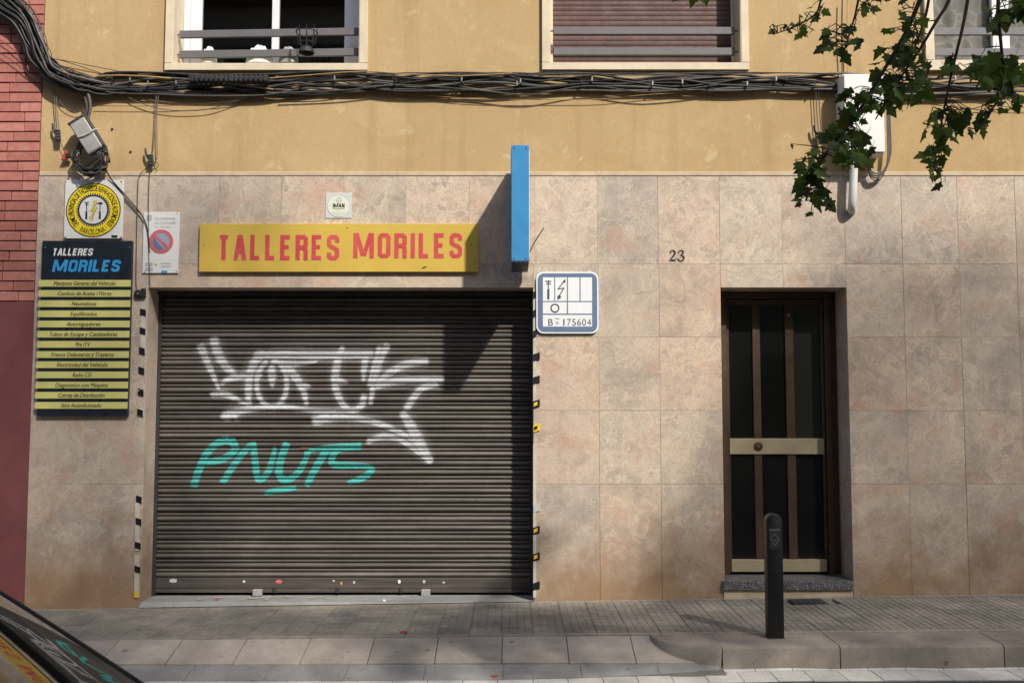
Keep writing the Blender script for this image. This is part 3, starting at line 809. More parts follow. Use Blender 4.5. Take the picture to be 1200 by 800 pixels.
for px, py, rx, rz, mt in ((203, 680, .034, .017, 'sticker2'), (327, 681, .026, .015, 'fadered'), (468, 681, .011, .016, 'white'), (286, 681, .012, .010, 'sticker2'), (400, 683, .008, .013, 'signyellow'), (391, 680, .008, .006, 'white'), (497, 681, .012, .014, 'fadegrey'), (415, 682, .010, .012, 'fadegrey'), (520, 682, .012, .008, 'fadegrey')):
    mb = MB(); c = W(px, py, YS-.0135); nn = 14
    mb.sheet([(c.x+rx*math.cos(2*math.pi*i/nn)*random.uniform(.8, 1.05), c.z+rz*math.sin(2*math.pi*i/nn)*random.uniform(.8, 1.05)) for i in range(nn)], YS-.0135)
    mb.build("sticker", M[mt], sh)

# sprayed tags, laid over the slats' own relief
def catmull(pts, n=10):
    out = []
    P = [pts[0]]+list(pts)+[pts[-1]]
    for i in range(1, len(P)-2):
        for k in range(n):
            t = k/n; a, b, c, d = P[i-1], P[i], P[i+1], P[i+2]
            out.append(tuple(.5*((2*b[j])+(-a[j]+c[j])*t+(2*a[j]-5*b[j]+4*c[j]-d[j])*t*t+(-a[j]+3*b[j]-3*c[j]+d[j])*t**3) for j in range(len(a))))
    out.append(tuple(pts[-1])); return out
def spray(name, strokes, mat, label, soft):
    mb = MB(); att = []; K = 20
    runs = [(st, 1.0, 1.0) for st in strokes]
    if soft > .5: runs = [(st, 2.3, .24) for st in strokes]+runs
    for si, (st, wide, dens_) in enumerate(runs):
        pts = [(*W(p[0], p[1], YS).xz, p[2]/FPX*(CAM_D+YS)) for p in st]
        cv = catmull(pts, 8) if len(pts) > 2 else pts
        # resample
        seg = [0.0]
        for a, b in zip(cv, cv[1:]): seg.append(seg[-1]+math.hypot(b[0]-a[0], b[1]-a[1]))
        L = seg[-1]; m = max(int(L/.0035), 4); rs = []; j = 0
        for i in range(m+1):
            d = L*i/m
            while j < len(seg)-2 and seg[j+1] < d: j += 1
            t = (d-seg[j])/max(seg[j+1]-seg[j], 1e-9)
            rs.append(tuple(cv[j][q]*(1-t)+cv[j+1][q]*t for q in range(3)))
        base = len(mb.v); off = .0022+.0004*(si % 7)+(.0 if wide > 1 or soft < .5 else .0028)
        for i, (x, z, w) in enumerate(rs):
            a = rs[max(i-1, 0)]; b = rs[min(i+1, m)]
            d = Vector((b[0]-a[0], b[1]-a[1])).normalized(); nrm = Vector((-d.y, d.x)); ww = w*(1.0+soft*.62)*wide
            for q in range(K+1):
                u = q/K*2-1
                xx = x+nrm.x*u*ww/2; zz = z+nrm.y*u*ww/2
                mb.v.append((xx, shutter_y(zz)-off, zz))
                e = min(1.0, (1-abs(u))/max(soft, .08)); e = e*e*(3-2*e); ln = 3 if soft < .5 else 9; ends = min(1.0, (i+1)/ln, (m+1-i)/ln)
                att.append(max(0.0, e*ends*dens_))
        for i in range(m):
            for q in range(K):
                a = base+i*(K+1)+q; mb.f.append((a, a+1, a+K+2, a+K+1))
    o = mb.build(name, M[mat], sh, attr=att)
    if label: o["label"] = label
    return o
ell = [(319+17.5*math.cos(a), 450+27*math.sin(a), 6.5) for a in [math.pi*(-.55+2*i/14) for i in range(15)]]
spray("white_graffiti", [
    [(234, 402, 11), (246, 430, 8), (258, 458, 4)], [(250, 393, 10), (256, 415, 12), (266, 430, 10), (279, 442, 6)], [(257, 452, 4), (270, 444, 8), (292, 439, 8)],
    [(245, 463, 5), (262, 461, 8), (278, 468, 6), (293, 476, 5)], [(312, 413, 10), (299, 424, 11), (292, 447, 10), (292, 477, 6)], ell,
    [(297, 441, 9), (303, 440, 9), (308, 436, 6)], [(319, 424, 4), (319, 438, 11), (319.5, 456, 3)],
    [(296, 417, 7), (330, 416, 10), (372, 417, 10), (440, 416, 9)], [(326, 426, 9), (345, 427, 7), (374, 424, 2)],
    [(331, 425, 10), (346, 441, 11), (356, 459, 8), (360, 477, 5)], [(352, 451, 8), (366, 453, 3)],
    [(258, 489, 7), (272, 485, 11), (290, 480, 8), (330, 477, 6), (372, 481, 6), (420, 481, 5)], [(271, 488, 9), (280, 484, 9)],
    [(403, 404, 5), (397, 420, 10), (393, 440, 10), (394, 456, 9), (402, 474, 8), (413, 481, 8), (424, 475, 8), (427, 460, 8)], [(392, 446, 9), (400, 447, 7), (411, 449, 2)],
    [(430, 412, 9), (427, 432, 8), (426, 449, 3)], [(456, 402, 8), (447, 419, 9), (441, 437, 10), (437, 455, 7), (434, 476, 5)], [(446, 404, 7), (438, 430, 6), (432, 455, 5)],
    [(440, 452, 6), (455, 438, 9), (477, 427, 10), (504, 423, 8)], [(437, 453, 9), (470, 446, 9), (523, 444, 7)],
    [(515, 447, 11), (495, 455, 9), (484, 467, 9), (475, 482, 8)], [(470, 481, 8), (482, 500, 13), (493, 522, 14), (507, 543, 6)],
    [(364, 494, 10), (382, 491, 10), (402, 489, 8), (434, 493, 8), (466, 505, 7), (488, 518, 7)], [(368, 497, 10), (376, 490, 9), (390, 488, 5)],
    [(428, 519, 5), (446, 512, 8), (466, 514, 7), (486, 526, 7), (506, 543, 5)]], 'spraywhite', "white sprayed tag on the slats", .75)
spray("teal_graffiti", [
    [(227, 571, 9), (233, 552, 9), (243, 531, 9), (257, 518, 9), (270, 516, 9), (276, 525, 9), (265, 536, 9), (241, 543, 8)],
    [(261, 566, 8), (271, 550, 8), (284, 532, 8), (297, 521, 8), (299, 538, 8), (303, 561, 8), (313, 555, 8), (319, 540, 7), (323, 523, 5)],
    [(337, 518, 9), (329, 540, 9), (328, 557, 9), (337, 562, 8), (350, 553, 8), (358, 538, 7), (364, 524, 6)],
    [(356, 529, 5), (385, 524, 7), (424, 522, 7)], [(384, 526, 9), (372, 545, 9), (359, 570, 7)],
    [(424, 523, 7), (398, 526, 8), (390, 535, 8), (391, 544, 8), (412, 545, 8), (432, 547, 8), (435, 552, 8), (424, 560, 8), (407, 566, 5)],
    [(310, 578, 5), (327, 574, 8), (348, 571, 5)]], 'sprayteal', "teal sprayed tag below the white one", .4)
mb = MB(); c = W(358, 525, YS-.02)
for i in range(3):
    mb.sheet([(c.x+random.uniform(-.03, .03)+.02*math.cos(a)*random.uniform(.6, 1.2), c.z+.006*math.sin(a)) for a in [k*.9 for k in range(7)]], YS-.021-.0004*i)
mb.build("rust_spot", plain("rust_red", (.30, .07, .02), .8), sh)

# street door --------------------------------------------------------------
YD = .265
def dbox(name, px0, px1, py0, py1, y0, y1, mat, par, bev=.003):
    a = W(px0, py0, y0); b = W(px1, py1, y0)
    xm0 = W(px0, (py0+py1)/2, y0).x; xm1 = W(px1, (py0+py1)/2, y0).x
    mb = MB(); mb.box(xm0, xm1, y0, y1, b.z, a.z); return mb.build(name, M[mat], par, bevel=bev)
door = sub("street_door", bld, ((DX0+DX1)/2, YD, .1))
Zdt = Z_LINT; Zdb = Z(672, YD)
fx0 = DX0; fx1 = DX1
lx0, lx1 = X(851.5, 450, YD), X(966, 450, YD)      # leaf
def bx(name, x0, x1, y0, y1, z0, z1, mat, par, bev=.003):
    mb = MB(); mb.box(x0, x1, y0, y1, z0, z1); return mb.build(name, M[mat], par, bevel=bev)
bx("frame_jamb", DX0+.002, lx0-.002, YD-.03, YD+.09, Zdb-.05, Z_LINT-.002, 'doorbrown', door)
bx("frame_jamb", lx1+.003, lx1+.045, YD-.03, YD+.09, Zdb-.05, Z_LINT-.002, 'doorbrown', door)
bx("frame_jamb", lx1+.047, DX1-.003, YD+.0, YD+.10, Zdb-.05, Z_LINT-.003, 'doorbrown', door)
bx("frame_head", lx0, lx1+.001, YD-.03, YD+.09, Z(350, YD), Z_LINT-.004, 'doorbrown', door)
leaf_t = Z(350, YD)-.004
st0, st1 = lx0+.022, lx1-.022
bx("stile", lx0, st0, YD-.004, YD+.05, Zdb+.012, leaf_t, 'doorbrown', door)
bx("stile", st1, lx1, YD-.004, YD+.05, Zdb+.012, leaf_t, 'doorbrown', door)
bx("top_rail", st0+.001, st1-.001, YD-.004, YD+.05, Z(357, YD), leaf_t-.001, 'doorbrown', door)
zm1, zm0 = Z(513.5, YD), Z(532, YD); zb1, zb0 = Z(655, YD), Z(669.5, YD)
rail = bx("middle_rail", st0-.008, st1+.008, YD-.012, YD+.052, zm0, zm1, 'doorcream', door)
bx("bottom_rail", st0-.008, st1+.008, YD-.012, YD+.052, zb0, zb1, 'doorcream', door)
m1 = (X(882.5, 450, YD), X(891.5, 450, YD)); m2 = (X(921, 450, YD), X(931, 450, YD))
spans = [(st0, m1[0]), (m1[1], m2[0]), (m2[1], st1)]
for za, zb in ((zm1, Z(357, YD)), (zb1, zm0)):
    for m_ in (m1, m2): bx("mullion", m_[0], m_[1], YD-.003, YD+.04, za+.001, zb-.001, 'doorbrown', door)
    for i, (a, b) in enumerate(spans): bx("pane", a+.001, b-.001, YD+.012+.004*i, YD+.03, za+.001, zb-.001, 'doorglass' if not (i == 2 and za == zm1) else 'doorglass_sheen', door, 0)
c = W(888.5, 523, YD-.012)
mb = MB()
pr = [(0, -.016), (.006, -.016), (.007, -.006), (.018, -.006), (.034, -.003), (.036, 0)]
vs = MB().lathe([(r, h) for r, h in pr], 0, 0, 24)
mb.add([(c.x+p[0], YD-.012+p[2], c.z+p[1]) for p in vs.v], vs.f)
mb.build("lock", M['brass'], door, smooth=True)
mb = MB(); mb.disc(c.x, c.z, .0055, YD-.0295, 12); mb.build("keyhole", M['steel'], door)
for py in (483, 539):
    cc = W(849.5, py, YD-.03); bx("hinge", DX0+.004, DX0+.022, YD-.045, YD-.031, cc.z-.03, cc.z+.03, 'darkgrey', door)
mb = MB(); c = W(924, 369, YD-.004); mb.disc(c.x, c.z, .011, YD-.0045, 10); mb.build("sticker", M['fadegrey'], door)
# granite step and the rendered strip under it
stp = bx("doorstep", X(847, 685, -.03), X(1000.5, 685, -.03), -.030, YD+.12, Z(691.5, -.03), Z(680.5, -.03), 'granite', bld, .003)
bx("step_base", X(848, 690), X(999, 690), -.012, YD, -.2, Z(691.5, -.03)-.002, 'ledge', bld, .002)
bx("lobby_backing", DX0, DX1, YD+.11, YD+.13, -.1, Z_LINT+.1, 'dark', bld, 0)

# windows ------------------------------------------------------------------
def window(i):
    w = WINS[i]; o0, o1 = w['o']; f0, f1 = w['f']; zb, zi, zt = w['zb'], w['zi'], w['zt']
    win = sub("window", bld, ((o0+o1)/2, .1, zb))
    YF = -.022
    mb = MB()
    mb.box(o0, o1, YF, .011, zb, zi); mb.build("sill_band", M['cream'], win, bevel=.003)
    mb = MB(); mb.box(o0, f0, YF, .011, zi+.001, zt+.07); mb.build("surround", M['cream'], win, bevel=.003)
    mb = MB(); mb.box(f1, o1, YF, .011, zi+.001, zt+.07); mb.build("surround", M['cream'], win, bevel=.003)
    mb = MB(); mb.box(f0+.001, f1-.001, YF, .011, zt, zt+.07); mb.build("surround", M['cream'], win, bevel=.003)
    # lining of the reveal
    mb = MB(); d = .262; e = .004
    mb.box(f0+.0005, f0+e, YF+.004, d, zi, zt); mb.box(f1-e, f1-.0005, YF+.004, d, zi, zt); mb.box(f0+e, f1-e, .004, d, zi-.003, zi+.003)
    mb.build("reveal_lining", M['cream'], win)
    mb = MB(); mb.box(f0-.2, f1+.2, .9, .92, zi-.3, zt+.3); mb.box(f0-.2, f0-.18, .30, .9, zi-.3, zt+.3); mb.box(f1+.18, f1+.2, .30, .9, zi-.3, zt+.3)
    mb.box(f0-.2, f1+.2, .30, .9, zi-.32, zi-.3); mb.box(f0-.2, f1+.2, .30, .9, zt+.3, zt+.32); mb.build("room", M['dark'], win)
    return win, f0, f1, zi, zt
def rail_bar(win, f0, f1, zl, zr_, yb=.06, over=.03):
    mb = MB(); h = .058
    a, b = f0+over, f1-over
    mb.hexa([(a,yb,zl),(b,yb,zr_),(b,yb+.025,zr_),(a,yb+.025,zl),(a,yb,zl+h),(b,yb,zr_+h),(b,yb+.025,zr_+h),(a,yb+.025,zl+h)])
    r = mb.build("guard_bar", M['greybar'], win, bevel=.003)
    for xx, z in ((f0, zl), (b, zr_)):
        mb = MB(); mb.tube([(xx, yb+.012, z+h*.5), (xx+over, yb+.012, z+h*.5)], .005, 6); mb.build("bar_fixing", M['rubber'], win)
    return r
YB = .06
# window with white frames
win, f0, f1, zi, zt = window(0)
rail_bar(win, f0, f1, Z(68, YB), Z(65, YB), YB, .02); rail_bar(win, f0, f1, Z(44.5, YB), Z(41, YB), YB, .02)
YW = .20
def wx(p): return X(p, 40, YW)
bx("outer_frame", f0+.005, wx(222), YW, YW+.07, zi+.004, zt-.004, 'white_pvc', win)
bx("outer_frame", wx(410), f1-.005, YW, YW+.07, zi+.004, zt-.004, 'white_pvc', win)
bx("sash_stile", wx(222)+.002, wx(235), YW+.02, YW+.06, zi+.006, zt-.06, 'white_pvc', win)
bx("sash_stile", wx(318), wx(326), YW+.01, YW+.055, zi+.006, zt-.06, 'white_pvc', win)
bx("sash_stile", wx(403), wx(410)-.002, YW+.02, YW+.06, zi+.006, zt-.06, 'white_pvc', win)
bx("frame_head", wx(222)+.002, wx(410)-.002, YW, YW+.07, zt-.058, zt-.006, 'white_pvc', win)
bx("frame_foot", wx(235)+.001, wx(403)-.001, YW+.02, YW+.06, zi+.005, zi+.02, 'white_pvc', win)
bx("pane", wx(326)+.001, wx(403)-.001, YW+.035, YW+.04, zi+.02, zt-.06, 'glass', win, 0)
bx("pane", wx(235)+.001, wx(318)-.001, YW+.043, YW+.048, zi+.02, zt-.06, 'glass', win, 0)
# window with the brown blind down
win, f0, f1, zi, zt = window(1)
rail_bar(win, f0, f1, Z(64.5, YB), Z(64.5, YB), YB); rail_bar(win, f0, f1, Z(40.3, YB), Z(40.3, YB), YB)
YW = .19
bx("blind_guide", f0+.005, f0+.030, YW-.02, YW+.04, zi+.004, zt-.004, 'cream', win)
bx("blind_guide", f1-.030, f1-.005, YW-.02, YW+.04, zi+.004, zt-.004, 'cream', win)
z = zi+.006; s0 = None; k = 0; p = .040
mb = MB()
prb = [(0, .0025), (.06, -.0005), (.3, -.002), (.6, -.0024), (.85, -.0012), (.95, .0008), (1.0, .003)]
for xx in (f0+.024, f1-.024): mb.v += [(xx, YW+q, z+t*p) for t, q in prb]
for i in range(len(prb)-1): mb.f.append((i, len(prb)+i, len(prb)+i+1, i+1))
s0 = mb.build("blind_slat", M['blind'], win, smooth=True)
for k in range(1, int((zt-zi)/p)): copy_part(s0, win, WL[s0]+Vector((0, 0, k*p)))
bx("blind_backing", f0+.01, f1-.01, YW+.02, YW+.03, zi+.005, zt-.005, 'dark', win, 0)
# window with lace curtains
win, f0, f1, zi, zt = window(2)
rail_bar(win, f0, f1, Z(65.3, YB), Z(65.3, YB), YB, .012); rail_bar(win, f0, f1, Z(41, YB), Z(41, YB), YB, .012)
YW = .20
def wx(p): return X(p, 40, YW)
bx("outer_frame", f0+.005, f0+.03, YW, YW+.06, zi+.004, zt-.004, 'white_pvc', win)
bx("outer_frame", f1-.03, f1-.005, YW, YW+.06, zi+.004, zt-.004, 'white_pvc', win)
bx("frame_foot", f0+.031, f1-.031, YW, YW+.06, zi+.004, zi+.035, 'white_pvc', win)
bx("sash_stile", wx(1164), wx(1184), YW+.01, YW+.055, zi+.037, zt-.02, 'white_pvc', win)
bx("pane", f0+.031, wx(1164)-.001, YW+.03, YW+.036, zi+.037, zt-.02, 'glass', win, 0)
bx("pane", wx(1184)+.001, f1-.031, YW+.03, YW+.036, zi+.037, zt-.02, 'glass', win, 0)
mb = MB(); nx = 60
for i in range(nx+1):
    x = f0+.03+(f1-f0-.06)*i/nx; yy = YW+.075+.012*math.sin(i*1.05)+.01*math.sin(i*.37)
    mb.v += [(x, yy, zi+.01), (x, yy, zt)]
for i in range(nx): mb.f.append((2*i, 2*i+2, 2*i+3, 2*i+1))
mb.build("curtain", M['lace'], win, smooth=True)

# things lying on the left window sill
def lump(name, px, py, y, sx, sy, sz, mat, label, cat, seed):
    rr = random.Random(seed); c = W(px, py, y); mb = MB(); nu, nv = 14, 7
    for j in range(nv+1):
        th = j/nv*math.pi/2
        for i in range(nu):
            a = 2*math.pi*i/nu; k = rr.uniform(.9, 1.1)
            mb.v.append((c.x+sx*math.cos(th)*math.cos(a)*k, y+sy*math.cos(th)*math.sin(a), c.z+sz*math.sin(th)*rr.uniform(.88, 1.08)))
    for j in range(nv):
        for i in range(nu):
            i2 = (i+1) % nu; mb.f.append((j*nu+i, j*nu+i2, (j+1)*nu+i2, (j+1)*nu+i))
    mb.f.append(tuple(range(nu-1, -1, -1)))
    return tag(mb.build(name, M[mat], None, smooth=True, origin='base'), label, cat)
zi = WINS[0]['zi']
py_s = 75.0
lump("white_cloth", 304, py_s, .12, .105, .05, .145, 'cloth', "crumpled white cloth lying in the middle of the left window sill", "cloth", 3)
lump("crumpled_rag", 245, py_s, .12, .065, .04, .135, 'cloth', "small crumpled white rag at the left end of the left window sill", "cloth", 9)
lump("grey_bundle", 338, py_s, .12, .075, .05, .135, 'greybox', "small grey bundle beside the white cloth on the left window sill", "cloth", 5)
# wire flower pot ring clamped on the guard bar
pr_ = thing("pot_holder", W(361, 55, .03), "black wire flower pot holder hooked over the guard bar of the left window", "pot holder")
c = W(361, 0, .0)
for py, r in ((40, .080), (53, .062)):
    zc = Z(py, .0); mb = MB(); mb.tube([(c.x+r*math.cos(2*math.pi*i/24), -.03+r*math.sin(2*math.pi*i/24), zc) for i in range(25)], .0038, 5); mb.build("ring", M['rubber'], pr_)
for i in range(8):
    a = 2*math.pi*i/8+.2; mb = MB(); mb.tube([(c.x+.062*math.cos(a), -.03+.062*math.sin(a), Z(53)), (c.x+.080*math.cos(a), -.03+.080*math.sin(a), Z(34))], .0034, 5); mb.build("wire", M['rubber'], pr_)
mb = MB(); mb.lathe([(.06, Z(64)), (.055, Z(60)), (.035, Z(56.5)), (.0, Z(55))], c.x, -.03, 20); mb.build("dish", M['rubber'], pr_, smooth=True)

# ------------------------------------------------------------------ neighbour: brick above a maroon plinth
nb = thing("brick_building", (X_L-2, .3, 0), "red brick house with maroon painted plinth adjoining the left edge", "building")
ZPL = Z(353)
mb = MB(); mb.box(-9, X_L-.004, .013, 5, ZPL-.02, ZTOP+.4); mb.build("joint_mortar", M['brickjoint'], nb)
mb = MB(); mb.box(-9, X_L-.004, .004, 5, -.5, ZPL); mb.build("painted_plinth", M['maroon'], nb, bevel=.004)
CH = 11.95/FPX*CAM_D; BL = .245; rest = MB(); bp = {}
for r in range(int((ZTOP-ZPL)/CH)):
    z0 = ZPL+.004+r*CH
    x1 = X_L-.006; first = (.12, .20, .245, .16)[(r*7+r//3) % 4]
    w = first; rest_row = z0 > Z(-40)
    while x1 > -9:
        x0 = x1-w+.006
        dj = random.uniform(-.004, .004)
        if x0 > -5.0 and not rest_row:
            key = round(w, 3)
            if key not in bp:
                mb = MB(); mb.box(x0, x1, 0, .04, z0, z0+CH-.0085); bp[key] = mb.build("brick", M['brick'], nb, bevel=.003)
                bp[key].location.y += dj
            else:
                c_ = copy_part(bp[key], nb, Vector(((x0+x1)/2, .02+dj, z0+(CH-.0085)/2))); c_.rotation_euler = (0, random.uniform(-.008, .008), random.uniform(-.01, .01))
        else: rest.box(x0, x1, dj, .04, z0, z0+CH-.0085)
        x1 -= w; w = BL
tag(rest.build("far_bricks", M['brick'], nb), kind='stuff')

# ------------------------------------------------------------------ signs
def plate(name, px0, px1, py0, py1, y0, y1, mat, par, bev=.002, rad=0.0):
    pm = (py0+py1)/2
    x0, x1 = W(px0, pm, y0).x, W(px1, pm, y0).x; z1, z0 = W(600, py0, y0).z, W(600, py1, y0).z
    mb = MB()
    if rad:
        poly = []
        for cx, cz, a0 in ((x1-rad, z1-rad, 0), (x0+rad, z1-rad, 90), (x0+rad, z0+rad, 180), (x1-rad, z0+rad, 270)):
            poly += [(cx+rad*math.cos(R(a0+a)), cz+rad*math.sin(R(a0+a))) for a in range(0, 91, 15)]
        mb.prism(poly[::-1], y0, y1)
    else: mb.box(x0, x1, y0, y1, z0, z1)
    return mb.build(name, M[mat], par, bevel=bev if not rad else 0)
def screws(par, pts, y, r=.006, mat='darkgrey'):
    for px, py in pts:
        c = W(px, py, y); mb = MB()
        v = MB().lathe([(r, 0), (r*.9, .002), (0, .003)], 0, 0, 10)
        mb.add([(c.x+p[0], y-p[2], c.z+p[1]) for p in v.v], v.f); mb.build("screw", M[mat], par)
S1 = 1.0/FPX*CAM_D

# long yellow fascia sign
sg = thing("fascia_sign", W(397, 319, -.02), "long yellow sign with faded red letters TALLERES MORILES above the garage shutter", "sign")
plate("panel", 233.5, 560.5, 262, 318.5, -.030, -.002, 'signyellow', sg, .002)
mb = MB(); y = -.0315
block_text(mb, "TALLERES", W(255, 290, y).x, W(397.5, 290, y).x, W(600, 304.8, y).z, W(600, 275.2, y).z, y, .175, .16, 0.0, .68)
mb.build("lettering", M['signred'], sg); mb = MB()
block_text(mb, "MORILES", W(414, 290, y).x, W(541.5, 290, y).x, W(600, 302.5, y).z, W(600, 273.2, y).z, y, .175, .16, 0.0, .68)
mb.build("lettering", M['signred'], sg)
screws(sg, [(407, 267), (239, 287), (552, 287)], -.0305, .005)
mb = MB(); c = W(497, 313, y); mb.ribbon([(c.x-.02, c.z-.01), (c.x+.005, c.z), (c.x+.02, c.z+.005)], [.003, .010, .002], y); mb.build("scuff", M['ink'], sg)

# dark services board
sg = thing("services_board", W(100, 487, -.02), "tall dark navy board listing services on lime strips left of the shutter", "sign")
y0 = -.034
a, b = W(49.5, 285, y0), W(155, 285, y0); xa, xb = a.x, b.x
mb = MB(); mb.box(xa, xb, y0, -.003, W(600, 487, y0).z, W(600, 282, y0).z); mb.build("panel", M['navy'], sg, bevel=.003)
y = y0-.002
mb = MB(); block_text(mb, "TALLERES", W(61, 295, y).x, W(108, 295, y).x, W(600, 299.5, y).z, W(600, 291, y).z, y, .22, .13, .18); mb.build("lettering", M['white'], sg)
mb = MB(); block_text(mb, "MORILES", W(61, 312, y).x, W(139.5, 312, y).x, W(600, 318.5, y).z, W(600, 304.5, y).z, y, .23, .14, .18); mb.build("lettering", M['cyan'], sg)
rowsT = ["Mecánica General del Vehículo", "Cambios de Aceite i Filtros", "Neumáticos", "Equilibrados", "Amortiguadores", "Tubos de Escape y Catalizadores", "Pre ITV",
         "Frenos Delanteros y Traseros", "Electricidad del Vehículo", "Radio CD", "Diagnóstico con Máquina", "Correa de Distribución", "Aire Acondicionado"]
rw = [74, 64, 29, 31, 40, 81, 17, 74, 60, 22, 62, 55, 48]
for i, t in enumerate(rowsT):
    pc = 332+i*11.9
    mb = MB(); z1 = W(600, pc-3.9, y0).z; z0 = W(600, pc+3.9, y0).z
    mb.box(xa-.012, xb-.002, y0-.006, y0-.001, z0, z1); st = mb.build("lime_strip", M['lime'], sg)
    mb = MB(); xc = (xa+xb)/2-.005; hw = rw[i]*S1/2*.98
    fit_text(mb, t, xc-hw-.004, xc+hw-.004, W(600, pc+2.3, y).z, W(600, pc-2.5, y).z, y0-.0075, .20, .0); fit_text(mb, t, xc-hw-.0026, xc+hw-.0026, W(600, pc+2.3, y).z, W(600, pc-2.5, y).z, y0-.0080, .20, .0); mb.build("lettering", M['olive'], st)
screws(sg, [(53, 290), (152, 290)], y0, .004, 'greybox')

# round guild sign on a white square
sg = thing("guild_sign", W(110, 279, -.02), "white square plate with yellow cogwheel ring, hammers and lightning arrow above the services board", "sign")
plate("panel", 75.5, 144, 211, 279.5, -.022, -.004, 'whitesheet', sg, .002)
y = -.0235; c = W(109.3, 246.2, y); cx, cz = c.x, c.z
r1 = 32.4*S1; r2 = 19.5*S1
mb = MB(); mb.disc(cx, cz, r1, y, 64, r1*.965); mb.build("ring_outline", M['ink'], sg)
mb = MB(); mb.disc(cx, cz, r1*.962, y, 64, r2*.99); mb.build("yellow_ring", M['signyel2'], sg)
mb = MB(); poly = []; nt_ = 44
for i in range(nt_):
    for k, rr in ((0, .93), (.22, 1.05), (.5, 1.05), (.72, .93)):
        an = 2*math.pi*(i+k)/nt_; poly.append((cx+r2*rr*math.cos(an), cz+r2*rr*math.sin(an)))
nP = len(poly)
mb.v += [(p[0], y-.001, p[1]) for p in poly]+[(cx+r2*.84*math.cos(2*math.pi*i/nP), y-.001, cz+r2*.84*math.sin(2*math.pi*i/nP)) for i in range(nP)]
mb.f += [(i, (i+1) % nP, nP+(i+1) % nP, nP+i) for i in range(nP)]
mb.build("cog", M['ink'], sg)
mb = MB(); mb.disc(cx, cz, r2*.985, y-.0004, 48); mb.build("centre_disc", M['whitesheet'], sg)
def circ_text(mb, s, r, size, a_mid, y, cx, cz, inward=False, spacing=1.0, narrow=.7, bold=.01, span=None):
    adv = []; gl = []
    for ch in s:
        if ch == ' ': gl.append(None); adv.append(size*.34*narrow); continue
        vs, fs = text_mesh_pts(ch, size, bold*size); gl.append((vs, fs)); adv.append((max(v[0] for v in vs)-min(v[0] for v in vs))*narrow+size*.10)
    if span: spacing = span*r/sum(adv)
    tot = sum(adv)*spacing/r; a = a_mid+(tot/2 if not inward else -tot/2)
    for g, w in zip(gl, adv):
        w *= spacing; da = w/r
        am = a-da/2 if not inward else a+da/2
        if g:
            vs, fs = g; x0 = min(v[0] for v in vs); x1 = max(v[0] for v in vs); mx = (x0+x1)/2; out = []
            for u, v in vs:
                u = (u-mx)*narrow; v = v-size*.35
                if not inward: px_, pz_ = (r+v)*math.cos(am)+u*math.sin(am), (r+v)*math.sin(am)-u*math.cos(am)
                else: px_, pz_ = (r-v)*math.cos(am)-u*math.sin(am), (r-v)*math.sin(am)+u*math.cos(am)
                out.append((cx+px_, y, cz+pz_))
            mb.add(out, fs)
        a = a-da if not inward else a+da
mb = MB()
circ_text(mb, "GREMIO PROVINCIAL DE TALLERES DE REPARACION DE AUTOMOVILES", 26.2*S1, 9.4*S1, R(90), y-.0012, cx, cz, False, 1, .50, .008, R(272))
circ_text(mb, "· BARCELONA ·", 26.2*S1, 9.4*S1, R(270), y-.0012, cx, cz, True, 1, .56, .008, R(78))
mb.build("ring_lettering", M['ink'], sg)
def tool_icons(par, x, z, s, y, mat, both=True):
    mb = MB()
    for sx in ((-1, 1) if both else (-1,)):
        q = x+sx*8*s if both else x
        mb.ribbon([(q, z+9*s), (q, z-3*s)], 1.0*s, y); mb.ribbon([(q, z-2*s), (q, z-11*s)], 2.3*s, y-.0002)
        if sx < 0:
            mb.ribbon([(q-2.6*s, z+9*s), (q+2.6*s, z+9*s)], 1.2*s, y-.0002); mb.ribbon([(q-1.6*s, z+6.6*s), (q+2.4*s, z+6.6*s)], 1.0*s, y-.0003)
        else:
            mb.ribbon([(q-3.2*s, z+7.6*s), (q, z+8.2*s), (q+3.2*s, z+7.6*s)], [1.2*s, 3.0*s, 1.2*s], y-.0002)
    return mb.build("hammer_emblem", M[mat], par)
tool_icons(sg, cx, cz, S1, y-.0013, 'ink')
def bolt_pts(x, z, s): return [(x+3.2*s, z+10*s), (x-1.6*s, z-.6*s), (x+3.0*s, z+1.6*s), (x-2.6*s, z-11*s)]
for w_, mt, dy in ((2.6, 'ink', 0), (1.6, 'signyel2', .0004)):
    mb = MB(); mb.ribbon(bolt_pts(cx, cz, S1), w_*S1, y-.0016-dy)
    for (ex, ez, dx, dz) in ((3.6, 13, .35, 1), (-3.2, -13.5, -.35, -1)):
        hw = (2.6 if mt == 'ink' else 1.8)*S1; d = Vector((dx, dz)).normalized(); nn = Vector((-d.y, d.x)); t = Vector((cx+ex*S1, cz+ez*S1))
        b0 = t-d*5*S1
        mb.sheet([(t.x, t.y), (b0.x+nn.x*hw, b0.y+nn.y*hw), (b0.x-nn.x*hw, b0.y-nn.y*hw)], y-.0018-dy)
    mb.build("lightning_arrow", M[mt], sg)
mb = MB(); c = W(134, 278, y); mb.box(c.x-.022, c.x+.022, y-.0005, y, W(600, 278, y).z-.003, W(600, 276, y).z+.002); mb.build("maker_mark", M['ink'], sg)
screws(sg, [(77, 213), (142, 213), (76.5, 278), (142, 278)], -.0225, .006)

